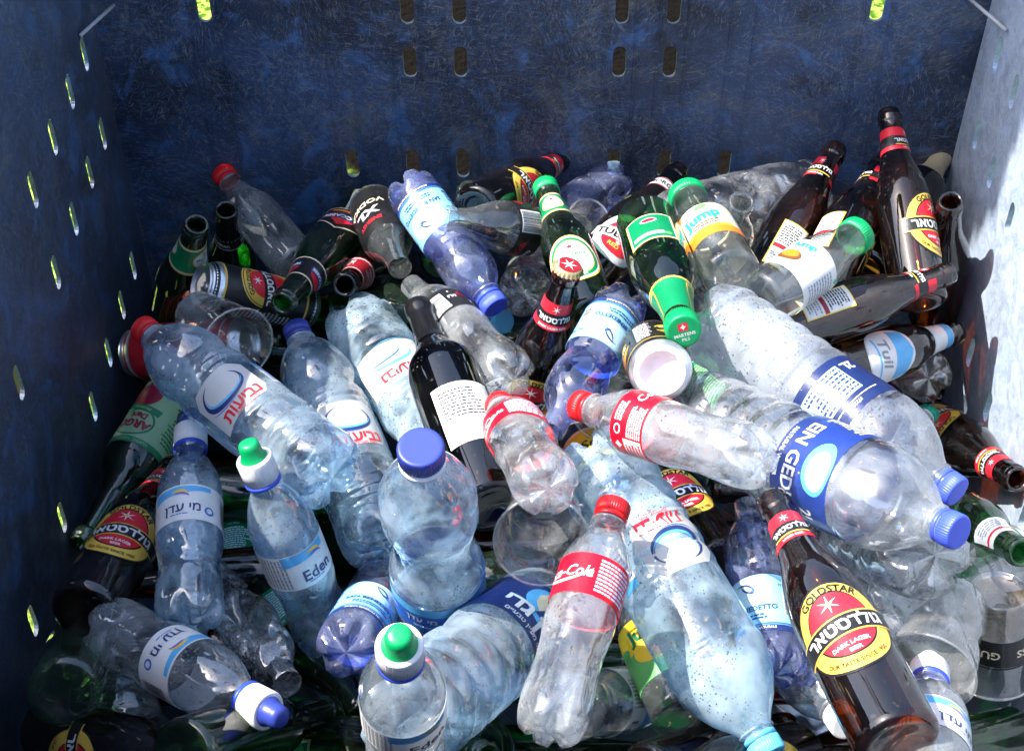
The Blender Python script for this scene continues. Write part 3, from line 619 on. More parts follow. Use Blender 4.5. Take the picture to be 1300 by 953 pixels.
GLASS = {
 'brown': lambda: thin('brown_glass', (.42, .16, .03), (.02, .006, .001), .012, .02, .07, .06, 20, epow=1.2, dirt=.1),
 'dark': lambda: thin('dark_olive_glass', (.05, .036, .008), (.001, .001, .0), .01, .015, .075, .04, 14, epow=1., dirt=.1),
 'green': lambda: thin('green_glass', (.12, .56, .2), (.005, .07, .02), .03, .02, .07, .06, 20, epow=1.2, dirt=.15),
 'lgreen': lambda: thin('pale_green_glass', (.5, .75, .5), (.08, .25, .1), .04, .03, .075, .06, 20, dirt=.35),
 'clear': lambda: thin('clear_glass', (.9, .93, .92), (.30, .36, .36), .05, .03, .1, .08, 22, epow=2.6, dirt=.5),
 'clear_wet': lambda: thin('clear_wet_glass', (.9, .93, .92), (.30, .36, .36), .14, .05, .1, .2, 22, .8, 420, epow=2.6, dirt=.5),
 'pet': lambda: thin('clear_pet', (.93, .95, .96), (.46, .54, .6), .16, .05, .16, .28, 24, .35, 380, dirt=.5, crease=0.3),
 'pet_grey': lambda: thin('grey_pet', (.86, .88, .89), (.34, .39, .44), .14, .06, .16, .45, 22, .6, 330, dirt=.6, crease=0.5),
 'pet_blue': lambda: thin('blue_pet', (.75, .9, .99), (.2, .46, .76), .27, .04, .17, .28, 22, .5, 380, dirt=.5, epow=1.7, crease=0.32),
 'pet_sky': lambda: thin('sky_blue_pet', (.74, .91, 1.), (.3, .6, .88), .44, .06, .16, .3, 22, .6, 360, dirt=.4, epow=1.7, crease=0.32),
 'pet_violet': lambda: thin('violet_pet', (.56, .65, .97), (.15, .22, .7), .16, .05, .14, .3, 24, .5, 380, dirt=.4, epow=1.6, crease=0.3),
 'fog': lambda: thin('misted_pet', (.86, .9, .95), (.42, .5, .62), .14, .07, .16, .3, 20, 1., 300, fog=.4, dirt=.4, crease=0.3),
 'drop': lambda: thin('beaded_pet', (.88, .9, .92), (.34, .4, .46), .16, .06, .15, .35, 20, 1.2, 230, dirt=.4, crease=0.4),
 'cup': lambda: thin('clear_cup_plastic', (.92, .93, .93), (.45, .48, .5), .13, .06, .15, .25, 22, .3, 380, dirt=.5, crease=0.2),
 'crum': lambda: thin('crumpled_pet', (.88, .9, .92), (.32, .37, .42), .12, .06, .18, 1.2, 30, .3, 360, dirt=.6, crease=0.9),
}
PLAST = dict(red=(.72, .008, .012), green=(.0, .30, .09), blue=(.03, .07, .55), navy=(.03, .05, .3), white=(.8, .8, .8), sky=(.1, .45, .75), lblue=(.05, .09, .62), teal=(.0, .4, .25))
def plast(c): return solid('cap_plastic_' + c, PLAST[c], .38, trans=.15, wear=.2)
BLACKFOIL = lambda: solid('black_foil', (.006, .006, .007), .18, wear=.1)

VIEW = Vector((0, -.725, .688))
def root(key, name, label, cat, group=None):
    B, T = [Vector(x) for x in POSE[key]]; ax = (T - B); ln = ax.length; ax.normalize()
    o = bpy.data.objects.new(name, None); COL.objects.link(o); o.empty_display_size = .02
    o['label'] = label; o['category'] = cat
    if group: o['group'] = group
    x = VIEW - ax * VIEW.dot(ax)
    if x.length < .05: x = Vector((0, 0, 1)) - ax * ax.z
    x.normalize(); y = ax.cross(x)
    m = Matrix((x, y, ax)).transposed()
    return o, B, m, ln
SEEDN = [0]
def place(o, B, m, roll, s):
    o.matrix_world = Matrix.Translation(B) @ (m @ Matrix.Rotation(R(roll), 3, 'Z')).to_4x4() @ Matrix.Scale(s, 4)

def bottle(key, kind, glass, name, label, cat, cap=None, prints=(), roll=0, dent=0., group=None, neckfoil=None, liquid=None):
    SEEDN[0] += 1; sh = Shape(kind, dent, SEEDN[0] * 7 + 1); o, B, m, ln = root(key, name, label, cat, group)
    place(o, B, m, roll, ln / (sh.L * .001))
    link(body_mesh(sh), 'body', GLASS[glass](), o)
    L = sh.L
    for nm, a, ang in prints:
        p = ART[a]; zc = p.V[:, 1].mean(); r0 = float(PROF[kind](zc))
        link(wrap(sh, p, R(ang), r0), nm, None, o)
    pr = PROF[kind]
    if cap:
        t, c = cap.split(':')
        if t == 'screw':
            link(cap_mesh(15, 14, L - 13.5), 'cap', plast(c), o)
            link(tube_mesh([(L - 19, 14.2), (L - 18.6, 15), (L - 15, 15), (L - 14.6, 14.2)]), 'tamper_ring', plast(c), o)
            link(tube_mesh([(L - 24, 13.8), (L - 23.6, 16.6), (L - 22, 16.6), (L - 21.5, 13.8)]), 'neck_ring', GLASS[glass](), o)
        elif t == 'wide':
            r = pr(L) + 1.6; link(cap_mesh(r, 15, L - 13, 48), 'cap', plast(c), o)
        elif t == 'big':
            link(cap_mesh(19.5, 18, L - 14, 48), 'cap', plast(c), o); link(tube_mesh([(L - 21, 17), (L - 20.6, 20), (L - 18, 20), (L - 17, 17)]), 'neck_ring', plast('white'), o)
        elif t == 'beer':
            link(cap_mesh(16.6, 19, L - 17, 48), 'cap', plast(c), o)
            p = Print(); p.rect(-4.5, 1, 4.5, 9, 'red', 0); p.star(0, 5, 3, 'white', 1, 4, .5); p.text('MARTENS', 0, -3, 4.6, 'white', 0, bold=.02); p.text('PILS', 0, -8, 4.4, 'white', 0, bold=.02); p.cut(40, 40)
            q = mesh('d', np.stack([p.V[:, 1], -p.V[:, 0], L + 2.12 + .15 * p.V[:, 2]], 1) * .001, p.F, False, p.M)
            for cc in p.inks: q.materials.append(ink(cc))
            link(q, 'cap_print', None, o)
        elif t == 'crown':
            me = crown_mesh(L - 4.5); link(me, 'crown_cap', solid('crown_gold', (.6, .45, .22), .3, .7), o)
            p = Print(); p.ell(0, 0, 12.4, 12.4, 'dred', 0, 32); p.star(0, 0, 9, 'white', 1, 6, .25); p.text('GOLDSTAR', 0, -11, 2.6, 'white', 1); p.cut(40, 40)
            q = mesh('d', np.stack([p.V[:, 0], p.V[:, 1], L + 2.25 + .15 * p.V[:, 2]], 1) * .001, p.F, False, p.M)
            for cc in p.inks: q.materials.append(ink(cc))
            link(q, 'cap_print', None, o)
        elif t == 'sport':
            cols = c.split('/')
            link(cap_mesh(16.6, 24, L - 28, 60), 'cap_collar', plast(cols[0]), o)
            link(tube_mesh([(L - 4, 13), (L - 2, 12), (L, 10.6), (L + 8, 10), (L + 12, 9), (L + 13.5, 6.5), (L + 13.8, 3)], 36, False, True), 'spout', plast(cols[1]), o)
            if len(cols) > 2: link(tube_mesh([(L - 6, 15), (L - 4, 15.4), (L + 10, 14), (L + 15, 12.4), (L + 16.5, 9), (L + 16.7, 2)], 36, False, True), 'dust_cover', GLASS['pet_violet'](), o)
            link(tube_mesh([(L - 33, 14), (L - 32.5, 17.2), (L - 29, 17.2), (L - 28.6, 14)]), 'neck_ring', plast('blue'), o)
    if neckfoil:
        z0, z1, mt = neckfoil; zz = np.linspace(z0, z1, 14)
        link(tube_mesh([(z, float(sh.r(0, z)) + .5) for z in zz], 40), 'neck_foil', mt, o)
    return o

def can(key, label, cat, art_, roll=0, H=168, group=None, dent=0., lidmat=None):
    SEEDN[0] += 1; o, B, m, ln = root(key, 'drink_can', label, cat, group); place(o, B, m, roll, ln / (H * .001))
    KINDS['_can%d' % H] = (H, [(0, 24), (1.5, 24.5), (4, 28), (10, 32.6), (12, 33), (H - 18, 33), (H - 9, 30), (H - 5, 27.6), (H - 2.5, 27.6), (H, 27.6)], {}); PROF['_can%d' % H] = mono(KINDS['_can%d' % H][1])
    sh = Shape('_can%d' % H, dent, SEEDN[0])
    alu = solid('brushed_aluminium', (.7, .7, .71), .28, .9, wear=.2)
    zs = np.concatenate([[4, 7, 10, 12], np.linspace(16, H - 18, 30), np.linspace(H - 16, H - 5, 6)])
    link(mesh('b', *rings([(float(z), None) for z in zs], 48, False, False, lambda th, r, z, i: (sh.r(th, z), z + 0 * th))), 'body', alu, o)
    p = ART[art_]; sc_ = (H - 16) / 150.
    V0 = p.V.copy(); p.V = p.V.copy(); p.V[:, 1] = np.clip((p.V[:, 1] - 8) * sc_ + 12, 8, H - 7); link(wrap(sh, p, 0, 33, .25), 'printed_wall', None, o); p.V = V0
    link(tube_mesh([(H - 5.5, 27.2), (H - 3, 28.2), (H - .6, 28.4), (H, 27.6), (H - .4, 26.6), (H - 4.5, 25.4), (H - 5, 24), (H - 4.4, 12), (H - 4.4, 1)], 48, False, True), 'lid', alu, o)
    tab = [(H - 3.6, 2), (H - 2.6, 5), (H - 2.6, 8), (H - 3.6, 9)]
    V, F = rings([(z, r) for z, r in tab], 20, True, True); V = V + np.array([.004, 0, 0]); link(mesh('t', V * np.array([1.2, .8, 1]), F), 'pull_tab', alu, o)
    link(tube_mesh([(4.2, 28.2), (2, 25.4), (.4, 24.6), (0, 23.6), (.5, 22.4), (3, 21.4), (6, 19.5), (8, 12), (9, 1)], 48, False, True), 'base', lidmat or alu, o)
    return o

def cup(key, label, art_=None, roll=0, group=None, dent=0., ribs=0, h=115., r0=30., r1=44., residue=None):
    SEEDN[0] += 1; o, B, m, ln = root(key, 'plastic_cup', label, 'cup', group); s = ln / (h * .001); place(o, B, m, roll, max(s, .9))
    kn = '_cup%d' % SEEDN[0]; KINDS[kn] = (h, [(0, r0 - 1), (2, r0), (h - 3, r1), (h, r1 + .4)], {'rib': [(22 + 7 * i, 1.6, .7) for i in range(ribs)]}); PROF[kn] = mono(KINDS[kn][1])
    sh = Shape(kn, dent, SEEDN[0] * 3)
    zs = np.linspace(0, h - 2.5, 44)
    V, F = rings([(4, .5), (4, r0 - 6), (1.5, r0 - 4), (0, r0 - 2)] + [(float(z), None) for z in zs], 48, True, False, lambda th, r, z, i: ((sh.r(th, z) if r is None else r + 0 * th), z + 0 * th))
    link(mesh('c', V, F), 'body', GLASS['cup'](), o)
    def fr(th, r, z, i): return sh.r(th, h - 2) + r, z + 0 * th
    link(mesh('r', *rings([(h - 3, 0), (h - 3.2, 1.6), (h - 1.8, 2.6), (h - .2, 2.2), (h + .3, .8), (h - .6, -.2)], 48, False, False, fr)), 'rim', GLASS['cup'](), o)
    if art_: link(wrap(sh, ART[art_], 0, 36, .4), 'printed_band', None, o)
    if residue:
        link(mesh('f', *rings([(5, 1), (5.2, r0 - 5), (9, r0 - 3), (20, None), (34, None), (46, None)], 48, True, False, lambda th, r, z, i: ((sh.r(th, z) - 1.2 if r is None else r + 0 * th), z + (7 * np.sin(3 * th) * (i == 5) + 5 * np.sin(7 * th + 1) * (i == 5))))), 'beer_residue', residue, o)
    return o
# ------------------------------------------------------------ the box, the ground behind it
def tagst(o): o['kind'] = 'structure'; return o
def ground_mat():
    m, n, l = nmat('grass_ground')
    g = n.new('ShaderNodeNewGeometry').outputs['Position']
    a = N(n, 'ShaderNodeTexNoise'); a.inputs['Scale'].default_value = 55; a.inputs['Detail'].default_value = 8; l.new(g, a.inputs['Vector'])
    b = N(n, 'ShaderNodeTexNoise'); b.inputs['Scale'].default_value = 2.2; b.inputs['Detail'].default_value = 3; l.new(g, b.inputs['Vector'])
    c = mixc(n, l, ramp(n, l, a.outputs['Fac'], .42, .60), (.05, .12, .01), (.34, .44, .07))
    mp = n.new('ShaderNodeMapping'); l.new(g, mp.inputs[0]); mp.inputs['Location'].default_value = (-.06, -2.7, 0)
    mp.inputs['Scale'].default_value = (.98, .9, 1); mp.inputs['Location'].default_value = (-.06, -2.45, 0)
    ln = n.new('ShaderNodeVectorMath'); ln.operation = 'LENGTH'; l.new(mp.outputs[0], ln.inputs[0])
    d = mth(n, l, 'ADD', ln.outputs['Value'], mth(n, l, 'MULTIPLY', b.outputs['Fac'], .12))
    c = mixc(n, l, ramp(n, l, d, .66, .6), c, (.003, .002, .001))  # bare soil patch, darkened to near black to stand in for shade
    p = n.new('ShaderNodeBsdfPrincipled'); l.new(c, p.inputs['Base Color']); p.inputs['Roughness'].default_value = .9; p.inputs['Specular IOR Level'].default_value = .05
    bp = n.new('ShaderNodeBump'); bp.inputs['Distance'].default_value = .02; l.new(a.outputs['Fac'], bp.inputs['Height']); l.new(bp.outputs[0], p.inputs['Normal'])
    o = n.new('ShaderNodeOutputMaterial'); l.new(p.outputs[0], o.inputs[0]); return m
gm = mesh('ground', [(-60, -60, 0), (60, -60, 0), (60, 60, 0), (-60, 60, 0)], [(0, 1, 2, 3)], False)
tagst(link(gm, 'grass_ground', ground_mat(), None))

def wall_mat(name='scuffed_blue_plastic', faded=0., amp=.4, fcol=(.62, .68, .76)):  # faded sets how much fcol (dust grey, painted sunlight) is mixed in
    m, n, l = nmat(name)
    tc = n.new('ShaderNodeTexCoord').outputs['Object']
    def noise(sc, det=5, dist=0., vec=tc, rough=.55):
        x = N(n, 'ShaderNodeTexNoise'); x.inputs['Scale'].default_value = sc; x.inputs['Detail'].default_value = det; x.inputs['Distortion'].default_value = dist; x.inputs['Roughness'].default_value = rough
        l.new(vec, x.inputs['Vector']); return x.outputs['Fac']
    big = noise(5, 6, .6); mid = noise(17, 7, 1.2); fine = noise(90, 6)
    c = mixc(n, l, ramp(n, l, big, .36, .62), (.011, .018, .038), (.025, .048, .105))
    c = mixc(n, l, mth(n, l, 'MULTIPLY', ramp(n, l, mid, .50, .66), .85), c, (.036, .105, .25))
    dust = noise(9, 8, .9, rough=.7)
    c = mixc(n, l, mth(n, l, 'MULTIPLY', ramp(n, l, dust, .5, .72), .7), c, (.10, .095, .09))
    # fibres of scratches in every direction across the face of the wall
    sx_ = n.new('ShaderNodeSeparateXYZ'); l.new(tc, sx_.inputs[0])
    uv = n.new('ShaderNodeCombineXYZ'); l.new(mth(n, l, 'ADD', sx_.outputs[0], sx_.outputs[1]), uv.inputs[0]); l.new(sx_.outputs[2], uv.inputs[1])
    tot = None
    for i, (rot, fx, fy, th) in enumerate(((10, 60, 340, .53), (38, 75, 300, .54), (65, 55, 360, .54), (92, 70, 330, .54), (120, 80, 300, .53), (150, 60, 350, .54), (172, 40, 420, .56), (80, 30, 460, .57))):
        rt = n.new('ShaderNodeVectorRotate'); rt.rotation_type = 'Z_AXIS'; l.new(uv.outputs[0], rt.inputs['Vector']); rt.inputs['Angle'].default_value = R(rot)
        mp = n.new('ShaderNodeMapping'); l.new(rt.outputs[0], mp.inputs[0]); mp.inputs['Scale'].default_value = (fx, fy, 1); mp.inputs['Location'].default_value = (i * 3.1, i * 1.7, i)
        q = ramp(n, l, noise(1., 4, 1.4, mp.outputs[0], .65), th, th + .14)
        q = mth(n, l, 'MULTIPLY', q, ramp(n, l, noise(4 + i, 5, .8), .44, .60))
        tot = q if tot is None else mth(n, l, 'MAXIMUM', tot, q)
    blk = ramp(n, l, noise(3.1, 6, 1.6, rough=.6), .56, .68)
    c = mixc(n, l, mth(n, l, 'MULTIPLY', blk, .85), c, (.004, .006, .014))
    c = mixc(n, l, mth(n, l, 'MULTIPLY', tot, .7), c, mixc(n, l, ramp(n, l, fine, .4, .6), (.09, .16, .29), (.22, .225, .235)))
    sp = N(n, 'ShaderNodeTexVoronoi'); sp.inputs['Scale'].default_value = 48; l.new(tc, sp.inputs['Vector'])
    sepc = n.new('ShaderNodeSeparateColor'); l.new(sp.outputs['Color'], sepc.inputs[0])
    spk = mth(n, l, 'MULTIPLY', ramp(n, l, sp.outputs['Distance'], .09, .04), ramp(n, l, sepc.outputs[0], .9, .93))
    c = mixc(n, l, spk, c, (.17, .165, .15))
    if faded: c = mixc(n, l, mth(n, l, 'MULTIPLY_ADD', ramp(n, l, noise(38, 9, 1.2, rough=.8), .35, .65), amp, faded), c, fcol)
    p = n.new('ShaderNodeBsdfPrincipled'); l.new(c, p.inputs['Base Color']); p.inputs['Roughness'].default_value = .5; p.inputs['Specular IOR Level'].default_value = .5
    l.new(mth(n, l, 'MULTIPLY_ADD', fine, .3, .33), p.inputs['Roughness'])
    bp = n.new('ShaderNodeBump'); bp.inputs['Strength'].default_value = .45; bp.inputs['Distance'].default_value = .0015
    l.new(mth(n, l, 'ADD', mth(n, l, 'MULTIPLY', tot, -.6), mth(n, l, 'ADD', mid, mth(n, l, 'MULTIPLY', fine, .4))), bp.inputs['Height'])
    l.new(bp.outputs[0], p.inputs['Normal'])
    o = n.new('ShaderNodeOutputMaterial'); l.new(p.outputs[0], o.inputs[0]); return m
WALL = wall_mat(); SUNLIT_TONE = wall_mat('sunlit_tone_blue_plastic', .36, .3, (.55, .64, .76)); DUSTY = wall_mat('dusty_blue_plastic', .2, .35, (.046, .052, .06))  # the pale one has sunlight mixed into its colour: right wall, left sills
XL, XR, YB, YF, ZF, ZR, TH = -.484, .55, 1.51, .42, .12, 1.0, .009
box = bpy.data.objects.new('recycling_box', None); COL.objects.link(box); box.location = (.033, .96, 0)
box['label'] = 'large scuffed dark blue plastic pallet box with slotted walls holding all the bottles'; box['category'] = 'recycling box'
bpy.context.view_layer.update()
def slot(a, b, w=.0155, h=.043, n=7):
    pts = []; r = w / 2
    for k in range(n + 1): t = math.pi * k / n; pts.append((a + r * math.cos(t), b + h / 2 - r + r * math.sin(t)))
    for k in range(n + 1): t = math.pi + math.pi * k / n; pts.append((a + r * math.cos(t), b - h / 2 + r + r * math.sin(t)))
    return pts
def panel(a0, a1, slots):
    c = bpy.data.curves.new('p', 'CURVE'); c.dimensions = '2D'; c.fill_mode = 'BOTH'; c.extrude = TH / 2
    for pts in [[(a0, ZF), (a1, ZF), (a1, ZR), (a0, ZR)]] + [slot(*s) for s in slots]:
        sp = c.splines.new('POLY'); sp.points.add(len(pts) - 1)
        for q, (x, y) in zip(sp.points, pts): q.co = (x, y, 0, 1)
        sp.use_cyclic_u = True
    o = bpy.data.objects.new('p', c); COL.objects.link(o); bpy.context.view_layer.update()
    me = bpy.data.meshes.new_from_object(o.evaluated_get(bpy.context.evaluated_depsgraph_get())); bpy.data.objects.remove(o); return me
LEFT = [False]
def setpanel(me, mapf, name='wall', mt=None):
    for v in me.vertices: v.co = mapf(*v.co)
    me.polygons.foreach_set('use_smooth', [False] * len(me.polygons))
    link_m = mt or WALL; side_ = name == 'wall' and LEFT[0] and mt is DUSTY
    w = link(me, name, link_m, box); me.materials.append(SUNLIT_TONE if side_ else link_m); me.update()
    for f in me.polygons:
        if side_ and f.area < 4e-3 and f.normal.z > .25: f.material_index = 1  # left slot sills get the paler tone, sunlight painted in
    w = w; w.matrix_parent_inverse = box.matrix_world.inverted(); return w
XC = .033
bs = [(XC + d * s, z) for z in (.793, .72) for d in (.094, .154) for s in (-1, 1)] + [(XC + d * s, .571) for d in (.0945, .1575, .233) for s in (-1, 1)] + [(XC + s * .388, .796) for s in (-1, 1)] + [(XC + s * .388, .42) for s in (-1, 1)]
setpanel(panel(XL - TH, XR + TH, bs), lambda x, y, z: (x, YB + TH / 4 + .0005 + z / 2, y))
ls = [(y, z) for z in (.77, .66, .455) for y in (1.45, 1.375, 1.29, 1.2, 1.035, 0.9)]
LEFT[0] = True
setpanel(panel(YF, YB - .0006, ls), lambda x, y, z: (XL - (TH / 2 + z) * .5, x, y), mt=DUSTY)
setpanel(panel(YF, YB - .0006, ls), lambda x, y, z: (XR + TH / 2 + z, x, y), mt=SUNLIT_TONE)['label'] = 'side wall painted paler blue to show sunlight on it'
LEFT[0] = False
setpanel(panel(XL - TH, XR + TH, []), lambda x, y, z: (x, YF - TH / 2 - .001 - z, y))
def boxm(x0, y0, z0, x1, y1, z1):
    v = [(x, y, z) for z in (z0, z1) for y in (y0, y1) for x in (x0, x1)]
    return mesh('bx', v, [(0, 2, 3, 1), (4, 5, 7, 6), (0, 1, 5, 4), (2, 6, 7, 3), (0, 4, 6, 2), (1, 3, 7, 5)], False)
def bpart(me, name, mt=None): w = link(me, name, mt or WALL, box); w.matrix_parent_inverse = box.matrix_world.inverted(); return w
bpart(boxm(XL - TH, YF - TH, ZF - .02, XR + TH, YB + TH, ZF - .001), 'floor_panel')
for x in (XL - TH + .02, XR + TH - .14):
    for y in (YF, YB - .12): bpart(boxm(x, y, .0, x + .12, y + .12, ZF - .022), 'foot')
# shallow moulded ribs beside the slot columns, and the reinforced rim
for d in (.076, .112, .139, .172, .222, .25, .372, .405):
    for s in (-1, 1): bpart(boxm(XC + d * s - .0011, YB - .0009, ZF, XC + d * s + .0011, YB - .0001, ZR - .03), 'rib')
for a in ((XL - TH - .03, YF - .03, XL - TH - .0005, YB + .03), (XR + TH + .0005, YF - .03, XR + TH + .03, YB + .03)): bpart(boxm(a[0], a[1], ZR - .05, a[2], a[3], ZR), 'rim')
bpart(boxm(XL - TH, YB + TH + .002, ZR - .05, XR + TH, YB + .03, ZR), 'rim'); bpart(boxm(XL - TH, YF - .03, ZR - .05, XR + TH, YF - TH - .003, ZR), 'rim')
# slim pale corner braces near the back of both side walls
def bar(p, q, r, name, mt):
    p, q = Vector(p), Vector(q); V, F = rings([(0, r * 1000), ((q - p).length * 1000, r * 1000)], 8, True, True)
    me = mesh('bar', V, F); me.transform((q - p).to_track_quat('Z', 'Y').to_matrix().to_4x4()); me.transform(Matrix.Translation(p)); bpart(me, name, mt)
GREY = solid('pale_grey_plastic', (.35, .35, .36), .5)
bar((XL + .003, 1.44, .80), (XL + .028, 1.505, .80), .0022, 'corner_brace', GREY)
bar((XR - .003, 1.435, .81), (XR - .03, 1.505, .81), .0022, 'corner_brace', GREY)

# an unseen tree added beside the box, its crown shaped to shade the rear corner
SHADE_TREE = bpy.data.objects.new('added_shade_tree', None); COL.objects.link(SHADE_TREE); SHADE_TREE.location = (-.72, 1.5, 0)
SHADE_TREE['label'] = 'unseen leafy tree added beside the box to cast shade into its rear corner'; SHADE_TREE['category'] = 'tree'
bpy.context.view_layer.update()
V, F = rings([(0, 22), (900, 17), (1900, 13), (2800, 6)], 10, True, True); tk = link(mesh('trunk', V, F), 'trunk', solid('bark', (.12, .08, .05), .9, bump=.8), SHADE_TREE)
rn = random.Random(5); V = []; F = []
while len(F) < 3600:
    z = rn.uniform(1.99, 3.1); w = min((z - 1.97) * .34, .115); a, r = rn.uniform(0, 6.283), w * math.sqrt(rn.random())
    c = Vector((.22 + r * math.cos(a) * 1.2, .005 + r * math.sin(a), z)); d = Vector((rn.gauss(0, 1), rn.gauss(0, 1), rn.gauss(0, 1))).normalized(); e = d.orthogonal().normalized(); s = rn.uniform(.014, .024)
    b = len(V); V += [tuple(c - d * s), tuple(c + e * s * .5), tuple(c + d * s), tuple(c - e * s * .5)]; F.append((b, b + 1, b + 2, b + 3))
cr = link(mesh('crown', V, F, False), 'crown', solid('leaf_green', (.05, .1, .025), .6, trans=.3), SHADE_TREE)
bp_ = rings([(0, 6), (260, 3)], 6, True, True)
for z in (2.0, 2.2, 2.5):
    me = mesh('limb', *bp_); me.transform(Matrix.Rotation(R(62), 4, 'Y')); me.transform(Matrix.Translation((0, 0, z - .08))); link(me, 'limb', MATS['bark'], SHADE_TREE)
